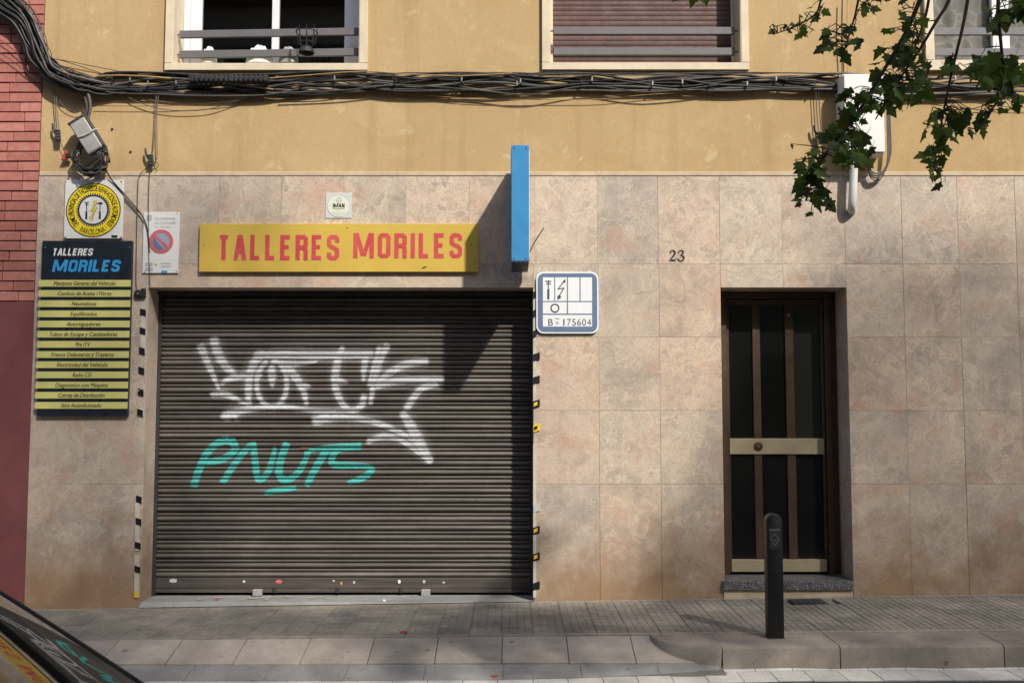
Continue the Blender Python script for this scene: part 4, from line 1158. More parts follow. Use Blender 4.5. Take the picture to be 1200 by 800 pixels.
# faded no-parking plate
sg = thing("no_parking_plate", W(188, 320, -.02), "faded white no parking plate with red ring and diagonal bar beside guild sign", "sign")
plate("panel", 167.5, 209.5, 248.5, 320, -.012, -.003, 'whitesheet', sg, .0015)
y = -.0135; c = W(188.7, 283, y)
mb = MB(); mb.disc(c.x, c.z, 10.4*S1, y, 36); mb.build("disc", M['fadeblue'], sg)
mb = MB(); mb.sheet([(c.x+10*S1*math.cos(R(a)), c.z+10*S1*math.sin(R(a))) for a in range(150, 300, 10)], y-.0006); mb.build("faded_patch", M['slate'], sg)
mb = MB(); mb.disc(c.x, c.z, 14.4*S1, y-.001, 44, 10.2*S1); mb.ribbon([(c.x-8.6*S1, c.z+7.6*S1), (c.x+8.6*S1, c.z-7.6*S1)], 3.4*S1, y-.0013); mb.build("red_ring", M['fadered'], sg)
mb = MB()
for i, (t, w_) in enumerate((("Ajuntament", 25), ("de Cornellà", 25), ("de Llobregat", 19))):
    q0 = W(181, 254+i*5.2, y); hh = (3.6, 3.6, 2.2)[i]*S1; fit_text(mb, t, q0.x, q0.x+w_*S1, q0.z-hh, q0.z, y, 0, .004)
q0 = W(172, 252, y); mb.sheet([(q0.x, q0.z-6.5*S1), (q0.x+6*S1, q0.z-6.5*S1), (q0.x+6*S1, q0.z), (q0.x, q0.z)], y); mb.build("faded_lettering", M['fadegrey'], sg)
for (p0, p1, q0, q1, mt) in ((170, 179, 308, 312, 'fadegrey'), (170, 179, 313.5, 317.5, 'fadegrey'), (188.5, 200, 308, 309.6, 'fadegrey'), (188.5, 200, 311.5, 313, 'fadegrey'), (181, 184, 309, 311, 'signyellow'), (189, 196, 317, 319.6, 'cyan')):
    A, B = W(p0, q1, y), W(p1, q0, y); mb = MB(); mb.sheet([(A.x, A.z), (B.x, A.z), (B.x, B.z), (A.x, B.z)], y); mb.build("print_block", M[mt], sg)
screws(sg, [(169.5, 319), (207, 318), (207.5, 250.5)], -.0122, .004)

# small round alarm sticker
sg = thing("alarm_sticker", W(397, 255, -.005), "small square pale sticker reading IMAN above the yellow sign", "sticker")
plate("backing", 381.8, 412, 226, 255.5, -.006, -.002, 'sticker2', sg, .001)
y = -.0072; c = W(396.9, 241.3, y)
mb = MB(); mb.disc(c.x, c.z, 13.2*S1, y, 36); mb.build("disc", M['sticker'], sg)
mb = MB(); mb.disc(c.x, c.z, 13.5*S1, y-.0006, 40, 13.0*S1); mb.build("outline", M['fadegrey'], sg); mb = MB()
q = c.z
block_text(mb, "IMAN", c.x-7*S1, c.x+7*S1, q-2.0*S1, q+2.8*S1, y-.001, .22, .13); mb.build("lettering", M['ink'], sg); mb = MB()
mb.ribbon([(c.x-7*S1, q-3.6*S1), (c.x+7*S1, q-3.6*S1)], .5*S1, y-.0008); mb.build("rule", M['ink'], sg)
mb = MB()
mb.disc(c.x, q+6.6*S1, 3.4*S1, y-.001, 20, 2.8*S1)
mb.ribbon([(c.x-3*S1, q+6.6*S1), (c.x+3*S1, q+6.6*S1)], .45*S1, y-.0012); mb.ribbon([(c.x, q+9.6*S1), (c.x-.9*S1, q+6.6*S1), (c.x, q+3.6*S1)], .45*S1, y-.0013)
mb.disc(c.x, q-6.6*S1, 1.8*S1, y-.001, 14, 1.3*S1)
for dx in (-10, 10): mb.ribbon([(c.x+(dx-.8)*S1, q), (c.x+(dx+.8)*S1, q)], .5*S1, y-.001)
circ_text(mb, "93.766.9677", 10.3*S1, 3.4*S1, R(270), y-.001, c.x, q, True, 1.05, .8, .02); mb.build("small_print", M['fadegrey'], sg)

# workshop registration plate
sg = thing("registration_plate", W(665, 390, -.02), "white plate with slate blue border, tool icons and number B 175604 right of the shutter", "sign")
plate("panel", 628.5, 701.5, 318.5, 390.5, -.020, -.003, 'platewhite', sg, 0, .055)
plate("blue_border", 630.2, 699.8, 320.2, 388.8, -.0215, -.0195, 'slate', sg, 0, .048)
def cell(p0, p1, q0, q1):
    plate("white_field", p0, p1, q0, q1, -.0230, -.0212, 'platewhite', sg, 0)
for p0, p1 in ((636.2, 649.4), (650.6, 664.2), (665.6, 679), (680.4, 693.8)): cell(p0, p1, 325, 352.6)
cell(636.2, 664.2, 354, 367.4); cell(665.6, 693.8, 354, 367.4); cell(636.2, 693.8, 369, 382.6)
y = -.0243; cc = W(642.6, 339, y); s = S1*.98
mb = MB(); mb.ribbon([(cc.x, cc.z+11*s), (cc.x, cc.z)], 1.2*s, y); mb.ribbon([(cc.x, cc.z), (cc.x, cc.z-12*s)], 2.6*s, y-.0002)
mb.ribbon([(cc.x-3.6*s, cc.z+9.6*s), (cc.x+3.6*s, cc.z+9.6*s)], 1.3*s, y-.0002); mb.ribbon([(cc.x-2.4*s, cc.z+6.8*s), (cc.x+3.2*s, cc.z+6.8*s)], 1.2*s, y-.0003); mb.build("hammer_icon", M['plateink'], sg)
cc = W(657.4, 339, y); mb = MB()
mb.ribbon([(cc.x+4*s, cc.z+10*s), (cc.x-3.5*s, cc.z+.5*s), (cc.x+3.4*s, cc.z+1.5*s), (cc.x-2.6*s, cc.z-9*s)], 1.3*s, y)
mb.sheet([(cc.x+5.4*s, cc.z+12.5*s), (cc.x+1.8*s, cc.z+9.6*s), (cc.x+5.2*s, cc.z+7.6*s)], y-.0002)
mb.sheet([(cc.x-4.2*s, cc.z-13*s), (cc.x-4.4*s, cc.z-8*s), (cc.x-1.2*s, cc.z-6*s), (cc.x+.2*s, cc.z-9.8*s)], y-.0003); mb.build("bolt_icon", M['plateink'], sg)
cc = W(650.3, 361, y); mb = MB(); mb.disc(cc.x, cc.z, 5.3*S1, y, 32, 3.9*S1); mb.build("ring_icon", M['ink'], sg)
mb = MB(); yb = y
def pz(p): return W(600, p, yb).z
fit_text(mb, "B", W(642.5, 377, yb).x, W(648, 377, yb).x, pz(381.4), pz(373.4), yb, 0, .0); mb.build("lettering", M['plateink'], sg); mb = MB()
tx = 658.5
for ch in "175604":
    wch = 1.5 if ch == '1' else 4.6; fit_text(mb, ch, W(tx+(2.4-wch/2), 377, yb).x, W(tx+2.4+wch/2, 377, yb).x, pz(381.4), pz(373.4), yb, 0, .0); tx += 5.9
mb.build("lettering", M['plateink'], sg); mb = MB(); mb.ribbon([(W(650.5, 373, yb).x, pz(373.2)), (W(655.8, 373, yb).x, pz(373.2))], .6*S1, yb); mb.build("dash", M['plateink'], sg)
mb = MB(); q = W(653.2, 378.3, yb); mb.disc(q.x, q.z, 1.8*S1, yb, 12); mb.build("seal", M['fadegrey'], sg)

# house number
sg = MB(); y = -.0035
def P2(lst): return [(*W(p[0], p[1], y).xz, p[2]*S1) for p in lst]
two = catmull(P2([(785.4, 296.5, 1.8), (786.6, 294, 1.3), (789.3, 293.6, 1.6), (791, 296, 2.2), (789.8, 299, 2.0), (785, 304.6, 1.0)]), 5)
sg.ribbon([(a, b) for a, b, c in two], [c for a, b, c in two], y)
foot = P2([(784.4, 304.8, 1.0), (788, 304.6, 1.8), (791, 305.2, 1.6), (792.2, 302.6, .7)]); sg.ribbon([(a, b) for a, b, c in foot], [c for a, b, c in foot], y-.0003)
o = sg.build("house_number", M['ink'], None); root_n = o; tag(o, "black serif house number 23 on the marble between shutter and door", "house number")
sg = MB()
three = catmull(P2([(795, 296.3, 1.8), (796.5, 293.8, 1.2), (799.3, 293.7, 1.5), (800.6, 296, 2.1), (798, 299, 1.0)]), 5); sg.ribbon([(a, b) for a, b, c in three], [c for a, b, c in three], y)
three = catmull(P2([(797, 299, .9), (800.4, 300, 1.6), (801.4, 302.6, 2.2), (799, 305.6, 1.4), (795.8, 305.2, 1.2), (794.6, 303, 1.9)]), 5); sg.ribbon([(a, b) for a, b, c in three], [c for a, b, c in three], y-.0003)
sg.build("digit", M['ink'], root_n)

# blue projecting sign box -------------------------------------------------
YO, YI = -.56, -.06
x0, x1 = W(599.2, 240, YO).x, W(620, 240, YO).x
zt_, zb_ = W(600, 170, YO).z, W(600, 306, YO).z
sg = thing("projecting_sign", ((x0+x1)/2, -.3, zb_), "narrow bright blue projecting sign box seen edge on above the shutter corner", "sign")
mb = MB(); mb.box(x0, x1, YO, YI, zb_, zt_); body = mb.build("box", M['blue'], sg, bevel=.003)
mb = MB(); mb.box(x0+.002, x1-.002, YO+.004, YI-.004, zb_-.006, zb_-.001); mb.build("underside", M['darkgrey'], sg)
for xx in (x0-.004, x1+.001): 
    mb = MB(); mb.box(xx, xx+.003, YO+.03, YI-.03, zb_+.03, zt_-.03); mb.build("side_panel", M['whitesheet'], sg)
mb = MB(); mb.box(x0-.024, x0-.006, -.30, -.16, W(600, 286, -.3).z, W(600, 236, -.3).z); mb.build("lamp_housing", M['greybox'], sg, bevel=.003)
for zz in (zt_-.12, zb_+.14):
    mb = MB(); mb.box((x0+x1)/2-.02, (x0+x1)/2+.02, YI+.001, -.002, zz-.04, zz+.04); mb.build("wall_bracket", M['darkgrey'], sg)
screws(sg, [(602.5, 173.5), (616.5, 173.5), (602.3, 303), (616, 303)], YO-.0005, .0055, 'darkgrey')
# stay hook beside it
mb = MB(); a, b = W(637, 267, -.012), W(620, 297, -.03)
mb.tube([a+Vector((0, .012, 0)), a, a*.5+b*.5+Vector((-.006, 0, .004)), b, b+Vector((-.02, 0, -.004)), b+Vector((-.035, 0, .03))], .0032, 6)
tag(mb.build("stay_wire", M['rubber'], None), "short bent dark wire stay on the marble right of the blue sign", "wire")

# ------------------------------------------------------------------ cables
def wire(px_pts, r, y=-.02, sides=5, n=8, jitter=0.0, yv=None):
    pts = []
    for i, p in enumerate(px_pts):
        yy = p[2] if len(p) > 2 else y
        v = W(p[0]+random.uniform(-jitter, jitter), p[1]+random.uniform(-jitter, jitter), yy); pts.append(tuple(v))
    cv = catmull(pts, n) if len(pts) > 2 else pts
    mb = MB(); mb.tube(cv, r, sides); return mb
bun = thing("cable_bundle", W(300, 97, -.04), "thick bundle of black cables running along the plaster under the windows", "cables")
rnd = random.Random(21)
trunk = [(-110, -520, 13), (-96, -190, 13), (-70, -85, 14), (-46, -40, 15), (-18, -10, 17), (6, 6, 17), (26, 22, 15), (37, 44, 12), (47, 66, 11), (60, 83, 10), (78, 93, 9), (98, 99, 8)]
for i in range(40):
    th = rnd.uniform(0, 6.28); rr = math.sqrt(rnd.random()); tw = rnd.uniform(-2, 2)
    pts = []
    for k, (px, py, s) in enumerate(trunk):
        nx, ny = (.9, -.3) if k < 3 else (.75, -.6) if k < 6 else (.85, -.35) if k < 9 else (.3, -.95)
        o_ = rr*math.cos(th+tw*k/11)*s*1.2+rnd.uniform(-2.6, 2.6); dd = rr*math.sin(th+tw*k/11)*.05
        pts.append((px+nx*o_, py+ny*o_+rnd.uniform(-.6, .6), -.065+dd))
    row = rnd.uniform(-1, 1); lane = rnd.uniform(-.05, -.005)
    end = 1215 if i % 2 == 0 else rnd.choice((130, 160, 190, 330, 560, 985))
    if i in (4, 9, 14, 19, 24, 28, 31):   # go down to the splice box
        dxp = rnd.uniform(-5, 5)
        pts = pts[:-1]+[(96+dxp, 103, -.06), (104+dxp*.8, 122, -.06), (101+dxp*.8, 140, -.06), (100+dxp*.6, 150, -.07)]
    else:
        q = 125
        while q < end:
            amp = 12.5 if q < 420 else 10.5 if q < 700 else 9.5
            row = max(-1, min(1, row+rnd.uniform(-.75, .75)))
            lane = max(-.038, min(-.006, lane+rnd.uniform(-.012, .012)))
            yc = 98 if q < 200 else 100 if q < 330 else 97 if q < 500 else 96.5 if q < 900 else 96 if q < 1000 else 101
            pts.append((q, yc+row*amp+rnd.uniform(-1, 1), lane)); q += rnd.uniform(38, 62)
    r = rnd.choice((.0035, .0045, .0055, .0065, .008, .0105))
    mt = 'cable' if rnd.random() < .72 else 'cablegrey'
    wire(pts, r, sides=6, n=6).build("cable", M[mt], bun, smooth=True)
# painted-over old conduit cables along the top of the run
for (pts, r, mt) in (([(98, 95), (112, 90), (140, 88.5), (175, 90), (200, 92)], .006, 'ochrecable'), ([(300, 93), (340, 90), (390, 86), (430, 84), (480, 87), (540, 89), (600, 86)], .0045, 'ochrecable'), ([(620, 88), (680, 86), (740, 88), (800, 86.5), (860, 85), (975, 86.5)], .005, 'cablegrey'),
                     ([(220, 97), (250, 95), (285, 100), (320, 105)], .0055, 'ochrecable'), ([(1040, 88), (1100, 92), (1160, 90), (1215, 92)], .006, 'cablegrey'), ([(330, 109), (400, 106), (470, 100), (560, 106), (620, 111), (690, 101), (760, 108), (840, 100)], .005, 'cablegrey')):
    wire([(p[0], p[1], -.055) for p in pts], r, sides=6).build("cable", M[mt], bun, smooth=True)
# loose loops at the bend
for (pts) in ([(48, 30), (52, 38), (56, 58), (51, 62), (47, 55)], [(52, 55), (58, 66), (66, 72), (72, 84), (78, 86)], [(80, 84), (86, 82), (88, 90), (82, 92), (78, 86)], [(88, 88), (96, 90), (92, 96), (84, 93)]):
    wire([(p[0], p[1], -.10) for p in pts], .0032).build("loose_loop", M['cable'], bun, smooth=True)
# cable clips
for px in (131, 152, 173, 206, 313, 353, 392, 462, 462, 533, 541, 606, 610, 682, 694, 765, 800, 832, 876, 922, 910, 955, 1060, 1120):
    py = rnd.uniform(90, 99); mb = MB(); c = W(px, py, -.075)
    mb.box(c.x-.005, c.x+.005, -.072, -.066, c.z-.014, c.z+.014); mb.box(c.x-.005, c.x+.005, -.072, -.004, c.z-.018, c.z-.012); mb.build("clip", M['steel' if rnd.random() < .45 else 'rubber'], bun)
# long ribbed splice sleeve
sl_ = thing("splice_sleeve", W(268, 98, -.05), "long black ribbed splice sleeve lying on the cables beneath the left window", "cable joint")
a, b = W(222, 93, -.085), W(315, 92.5, -.085); zc = (a.z+b.z)/2
mb = MB(); mb.tube([(a.x, -.085, zc), (b.x, -.085, zc)], .026, 14); mb.build("tube", M['rubber'], sl_, smooth=True)
for k in range(16):
    x = a.x+.02+(b.x-a.x-.04)*k/15; w_ = .011 if k not in (0, 8, 15) else .018
    mb = MB(); mb.box(x-w_, x+w_, -.114, -.058, zc-.0275, zc+.0275); mb.build("rib", M['cable'], sl_, bevel=.006)
# loose thin wires, each its own run
def loose(pts, r, label, mat='cablegrey', y=-.02):
    o = wire([(p[0], p[1], p[2] if len(p) > 2 else y) for p in pts], r).build("loose_wire", M[mat], None, smooth=True)
    return tag(o, label, "wire")
loose([(57, 68), (72, 71), (100, 80), (124, 88)], .003, "thin dark wire slanting from the bend, lower of the two above the bundle", 'cable')
loose([(57, 68), (80, 72), (120, 80), (168, 89)], .0028, "thin dark wire slanting from the bend, upper of the two above the bundle", 'cable')
loose([(144, 111), (165, 121), (190, 128), (215, 130), (245, 128), (275, 119), (300, 113)], .003, "dark wire sagging deepest beneath the cable run near the left window", 'cablegrey')
loose([(110, 124), (150, 124.5), (200, 124), (260, 120), (320, 112), (370, 108)], .0026, "straight thin wire just below the bundle right of the splice box", 'cablegrey')
loose([(48, 96), (65, 108), (72, 122), (85, 130), (97, 130.5)], .0026, "thin wire curving under the cable bend left of the splice box", 'cablegrey')
loose([(448, 109), (500, 112), (560, 116.5), (620, 117), (700, 116.5), (760, 111), (840, 107)], .0026, "long thin wire sagging in the middle between the two windows", 'ochrecable')
loose([(1040, 108), (1080, 114), (1130, 119), (1175, 125), (1215, 126)], .0026, "thin wire sagging under the cables right of the white box", 'cablegrey')
loose([(0, 62), (20, 76), (40, 92), (50, 100)], .003, "lower thin wire crossing the red bricks diagonally", 'cable', -.03)
loose([(0, 47), (20, 62), (36, 78)], .003, "upper thin wire crossing the red bricks diagonally", 'cable', -.03)
loose([(28, 40), (29.5, 62), (31, 84)], .0026, "thin wire hanging down beside the bend over the brick edge", 'cable', -.03)
loose([(987, 0), (986.5, 40), (988, 70), (989, 90)], .0055, "dark cable coming down the plaster onto the white box", 'cablegrey', -.03)
loose([(993, 0), (992.5, 40), (993, 70), (993, 90)], .0045, "grey cable beside the dark one dropping to the white box", 'ochrecable', -.03)
loose([(124, 199, -.06), (132, 212, -.035), (148, 230, -.02), (166, 252, -.02), (173, 270, -.025), (175, 296, -.025)], .0042, "black wire from the coil drooping across guild sign to no parking plate", 'cable', -.03)
loose([(122, 196, -.06), (130, 210, -.035), (144, 228, -.022), (160, 246, -.02), (166, 252, -.02)], .0034, "second black wire alongside, ending near the no parking plate corner", 'cable', -.03)
loose([(165, 202), (162, 212), (161, 240), (160, 290), (159.5, 330), (161, 341)], .0028, "thin wire hanging between services board and no parking plate", 'cablegrey', -.015)
loose([(176, 196), (174.5, 220), (174, 260, -.018), (174.5, 300, -.018), (176, 336)], .0028, "thin wire hanging over the left edge of the no parking plate", 'cablegrey', -.018)
# drop-wire clamps with their tails
def clamp(px, py, top, label, tail):
    c = W(px, py, -.03)
    t = thing("drop_clamp", c, label, "cable clamp", "drop wire clamps hanging on the plaster")
    mb = MB(); z = c.z
    mb.hexa([(c.x-.012,-.045,z-.05),(c.x+.022,-.045,z-.055),(c.x+.022,-.018,z-.055),(c.x-.012,-.018,z-.05),(c.x-.024,-.045,z+.035),(c.x+.014,-.045,z+.04),(c.x+.014,-.018,z+.04),(c.x-.024,-.018,z+.035)])
    mb.build("body", M['clampgrey'], t, bevel=.004)
    for k in range(4):
        mb = MB(); mb.box(c.x-.022+k*.003, c.x+.018+k*.003, -.049, -.044, z+.022-k*.022, z+.031-k*.022); mb.build("tooth", M['rubber'], t)
    mb = MB(); mb.tube([(c.x-.022, -.03, z+.01), (c.x-.04, -.03, z+.045), (c.x-.045, -.03, z+.085)], [.009, .009, .007], 6); mb.build("hook", M['rubber'], t, smooth=True)
    for k, q in enumerate(top): wire([(a, b, -.03) for a, b in q], .0034).build("hanger_wire", M['cablegrey'], t, smooth=True)
    for q in tail: wire([(a, b, -.025) for a, b in q], .0024).build("tail_wire", M['cable'], t, smooth=True)
    return t
t = clamp(68, 158, [[(63, 106), (65, 130), (67, 152)], [(66, 110), (67, 130), (69.5, 152)]], "grey drop wire clamp with red tag, left of the splice box", [[(70, 166), (74, 174), (77, 181)]])
mb = MB(); c = W(77, 181, -.03); mb.hexa([(c.x-.035,-.035,c.z-.045),(c.x+.02,-.035,c.z-.04),(c.x+.02,-.02,c.z-.04),(c.x-.035,-.02,c.z-.045),(c.x-.004,-.035,c.z+.035),(c.x+.012,-.035,c.z+.03),(c.x+.012,-.02,c.z+.03),(c.x-.004,-.02,c.z+.035)]); mb.build("red_tag", M['redplast'], t, bevel=.003)
mb = MB(); mb.box(c.x+.002, c.x+.040, -.042, -.022, c.z-.03, c.z+.006); mb.build("end_cap", M['rubber'], t, bevel=.004)
clamp(177, 187, [[(183, 110), (182, 140), (180, 170), (178, 182)], [(186, 108), (184, 130), (184, 160), (184, 184), (180, 192)]], "grey drop wire clamp hanging above the no parking plate", [[(178, 194), (173, 196), (168, 200), (165, 203)], [(179, 194), (183, 190), (186, 194), (182, 198)]])
clamp(961, 160, [[(956, 104), (957, 130), (959, 153)], [(959, 104), (960.5, 130), (962, 153)]], "grey drop wire clamp left of the white box, behind the leaves", [[(963, 168), (960, 178), (961, 184)]])
# small holes and wall plugs
for px, py, lab in ((131, 151.5, "empty wall plug hole right of the tied grey splice box"), (152.5, 178, "lone white-rimmed wall plug hole right of the cable coil")):
    c = W(px, py, .006); mb = MB(); v = MB().lathe([(.010, 0), (.009, .004), (.0, .002)], 0, 0, 10); mb.add([(c.x+p[0], .011-p[2], c.z+p[1]) for p in v.v], v.f); tag(mb.build("wall_plug", M['ink'], None), lab, "wall plug")

# tilted grey splice box and its coil
sb = thing("splice_box", W(104, 170, -.08), "grey plastic splice box hanging tilted from the cable drop", "junction box")
ang = R(33); c = W(102.5, 157, -.085)
def rot_box(mb, cx, cz, u0, u1, v0, v1, y0, y1, a):
    ca, sa = math.cos(a), math.sin(a)
    def T(u, v, y): return (cx+u*ca+v*sa, y, cz-u*sa*-1*0+(-u*sa*0)+(-u*math.sin(-a))*-1*0+v*ca-u*sa)
    mb.hexa([T(u0,v0,y0),T(u1,v0,y0),T(u1,v0,y1),T(u0,v0,y1),T(u0,v1,y0),T(u1,v1,y0),T(u1,v1,y1),T(u0,v1,y1)])
mb = MB(); rot_box(mb, c.x, c.z, -.072, .052, -.155, .125, -.125, -.045, -ang); mb.build("body", M['greybox'], sb, bevel=.008)
mb = MB(); rot_box(mb, c.x, c.z, -.078, .058, .110, .130, -.129, -.041, -ang); mb.build("rim", M['darkgrey'], sb, bevel=.003)
mb = MB(); rot_box(mb, c.x, c.z, .054, .066, -.150, .120, -.118, -.050, -ang); mb.build("side_seam", M['darkgrey'], sb, bevel=.003)
wire([(91, 161, -.132), (98, 159, -.134), (106, 155, -.132), (110, 152, -.12), (116, 151, -.02)], .005).build("tie_cord", M['tapewhite'], sb, smooth=True)
for k in range(7):
    u = -.055+k*.018; ca, sa = math.cos(-ang), math.sin(-ang)
    q = Vector((c.x+u*ca-.155*sa, -.085, c.z-.155*ca-u*sa)); e = q+Vector((-sa*.05, 0, -ca*.05))
    mb = MB(); mb.tube([q, (q+e)/2+Vector((0, -.01, 0)), e], .0065, 6); mb.build("gland", M['rubber'], sb, smooth=True)
coil = thing("cable_coil", W(105, 200, -.08), "tangled coil of black cable hanging below the grey splice box", "cables")
for k in range(11):
    pts = []; r_ = rnd.uniform(.085, .135); ex = rnd.uniform(.85, 1.1); ph = rnd.uniform(-.6, .6); cc = W(106+rnd.uniform(-2, 2), 185+rnd.uniform(-2, 2), -.08)
    for j in range(20):
        a = R(70)+ph+j/19*R(rnd.uniform(290, 345)); pts.append((cc.x+r_*ex*math.cos(a), -.08+rnd.uniform(-.03, .03), cc.z+r_*math.sin(a)+rnd.uniform(-.006, .006)))
    mb = MB(); mb.tube(catmull(pts, 2), rnd.choice((.005, .006, .0075)), 6); mb.build("loop", M['cable' if k % 4 else 'cablegrey'], coil, smooth=True)
for k in range(9):
    q = W(108+k*2.2+rnd.uniform(-1, 1), 171+k*1.3, -.09); q2 = W(116+rnd.uniform(-4, 6), 183+rnd.uniform(-3, 8), -.1); q3 = W(110+rnd.uniform(-12, 10), 198+rnd.uniform(-4, 3), -.09)
    mb = MB(); mb.tube(catmull([tuple(q), tuple(q2), tuple(q3)], 6), .0055, 6); mb.build("strand", M['cable' if k % 3 else 'cablegrey'], coil, smooth=True)

# white service box with its pipe
YX = -.17
wb = thing("service_box", W(1010, 180, -.1), "white service box on the plaster behind the hanging branch", "utility box")
xa, xb = W(989, 130, YX).x, W(1037, 130, YX).x; za, zb = W(600, 179, YX).z, W(600, 86, YX).z
mb = MB(); mb.box(xa, xb, YX+.02, .011, za, zb); mb.build("body", M['whitebox'], wb, bevel=.006, seg=2)
mb = MB(); mb.box(xa+.006, xb-.006, YX, YX+.018, za+.006, zb-.006); lid = mb.build("lid", M['whitebox'], wb, bevel=.005, seg=2)
mb = MB(); mb.box(xb-.03, xb-.02, YX-.006, YX-.0005, (za+zb)/2-.02, (za+zb)/2+.02); mb.build("latch", M['greybox'], lid)
o_ = wire([(1001, 177, -.09), (1000.5, 200, -.09), (999.5, 225, -.088), (998.5, 240, -.07), (998, 246, -.03), (998, 248, .01)], .030, sides=14).build("drain_pipe", M['pipe'], None, smooth=True)
tag(o_, "pale grey plastic pipe bending into the marble below the white box", "pipe")
cb = thing("cable_loop", W(1030, 205, -.05), "grey cables looping down right of the white box and back under it", "cables")
for k in range(3):
    d = k*2.6
    wire([(1039+d*.5, 100, -.03-.01*k), (1040+d*.6, 150, -.05), (1040.5+d*.6, 185-d, -.06), (1036, 199+d*.6, -.06), (1026, 203+d, -.06), (1019, 197+d, -.06), (1016, 178, -.07)], .0065, sides=6).build("cable", M['cablegrey'], cb, smooth=True)
wire([(1018, 203, -.03), (1022, 210, -.03), (1030, 211, -.03), (1036, 204, -.03)], .004).build("cable", M['cablegrey'], cb, smooth=True)

# ------------------------------------------------------------------ hazard strips at the garage jambs
hz = thing("edge_guard", W(163, 700, 0), "black and white striped edge strip on the left garage jamb", "edge strip")
def guard_piece(par, p0, p1, q0, q1, y, mat, sk=0.0, name="band"):
    A0, B0 = W(p0, q1, y), W(p1, q1, y); A1, B1 = W(p0, q0, y), W(p1, q0, y); s = sk*S1
    mb = MB()
    mb.hexa([(A0.x,y,A0.z+s),(B0.x,y,A0.z-s),(B0.x,-.0025,A0.z-s),(A0.x,-.0025,A0.z+s),(A1.x,y,A1.z+s),(B1.x,y,A1.z-s),(B1.x,-.0025,A1.z-s),(A1.x,-.0025,A1.z+s)])
    return mb.build(name, M[mat], par)
for p0, p1, q0, q1 in ((164.5, 170.5, 348, 414), (163, 168, 478, 488), (158, 163.5, 582, 645), (157.2, 163.2, 650, 700)): guard_piece(hz, p0, p1, q0, q1, -.006, 'tapewhite', 0, "white_strip")
for p0, q in ((164.2, 366), (163.8, 388), (163, 411), (162.2, 434), (161.4, 459.5), (160.8, 483.5), (159.2, 585), (158.8, 611), (158, 639), (157.6, 667)): guard_piece(hz, p0, p0+6.5, q-3.8, q+3.8, -.0085, 'black', 1.0)
guard_piece(hz, 156.8, 161.5, 693, 700, -.008, 'tapeyellow'); guard_piece(hz, 161.4, 163.6, 457, 458, -.0095, 'tapeyellow')
bz = thing("buzzer", W(163, 344, -.02), "round black buzzer at the top of the left striped edge strip", "buzzer")
c = W(161.5, 344, -.03); mb = MB(); v = MB().lathe([(.032, 0), (.032, .02), (.024, .028), (.01, .03), (0, .024)], 0, 0, 20); mb.add([(c.x+p[0], -.002-p[2], c.z+p[1]) for p in v.v], v.f); mb.build("case", M['rubber'], bz, smooth=True)
mb = MB(); mb.box(c.x+.02, c.x+.055, -.03, -.0095, c.z-.03, c.z+.04); mb.build("bracket", M['rubber'], bz, bevel=.004)
mb = MB(); mb.disc(c.x, c.z, .005, -.0335, 10); mb.build("button", M['greybox'], bz)
hz = thing("edge_guard", W(629, 700, 0), "white edge strip with black and yellow marks on the right garage jamb", "edge strip")
for p0, p1, q0, q1 in ((624.8, 628.4, 340, 470), (624.8, 628.4, 520, 700)): guard_piece(hz, p0, p1, q0, q1, -.006, 'tapewhite', 0, "white_strip")
for q, mt in ((345, 'black'), (367, 'black'), (391, 'black'), (418, 'black'), (445, 'black'), (473, 'black'), (501, 'tapeyellow'), (595, 'fadegrey'), (621, 'black'), (652, 'black'), (686, 'black')):
    g = guard_piece(hz, 625, 632.6 if q > 400 else 629, q-4.2, q+4.2, -.0085, mt, -1.2)
    if q in (473, 501, 621, 652): guard_piece(hz, 625.6, 629.8, q-1.8, q+2.2, -.0095, 'black' if q == 501 else 'tapeyellow', -1, "mark")
# debris
for px, py, yy, mt, s, lab in ((254, 696, .06, 'redplast', .020, "small red scrap lying on the garage threshold"), (473, 738, -1.0, 'redplast', .03, "orange scrap on the paving tiles in front of the shutter"), (580, 798, -1.62, 'redplast', .035, "red scrap lying on the pale gutter blocks"), (1093, 797, -1.9, 'whitesheet', .02, "small pale litter scrap on the asphalt near the right kerb"),
                             (450, 704, .0, 'cloth', .02, "white scrap beside the shutter foot on the threshold"), (464, 763, -1.3, 'rubber', .02, "dark blob of litter on the dropped kerb stones")):
    c = W(px, py, yy); gz = zs(c.x, yy)+.004 if yy > Y_T else (.012 if yy > 0 else zr(c.x)+.004)
    if yy > -.01: gz = .012
    if Y_K < yy < Y_T: gz = zs(c.x, Y_T)*.55+zr(c.x)*.45
    mb = MB(); n_ = 7; pts = [(c.x+s*math.cos(i*.9)*random.uniform(.5, 1.2), yy+s*.8*math.sin(i*.9)*random.uniform(.5, 1.2)) for i in range(n_)]
    mb.v += [(p[0], p[1], gz) for p in pts]+[(p[0]*.5+c.x*.5, p[1]*.5+yy*.5, gz+random.uniform(.004, .012)) for p in pts]
    mb.f += [(i, (i+1) % n_, n_+(i+1) % n_, n_+i) for i in range(n_)]+[tuple(range(n_, 2*n_))]
    tag(mb.build("litter_scrap", M[mt], None), lab, "litter")

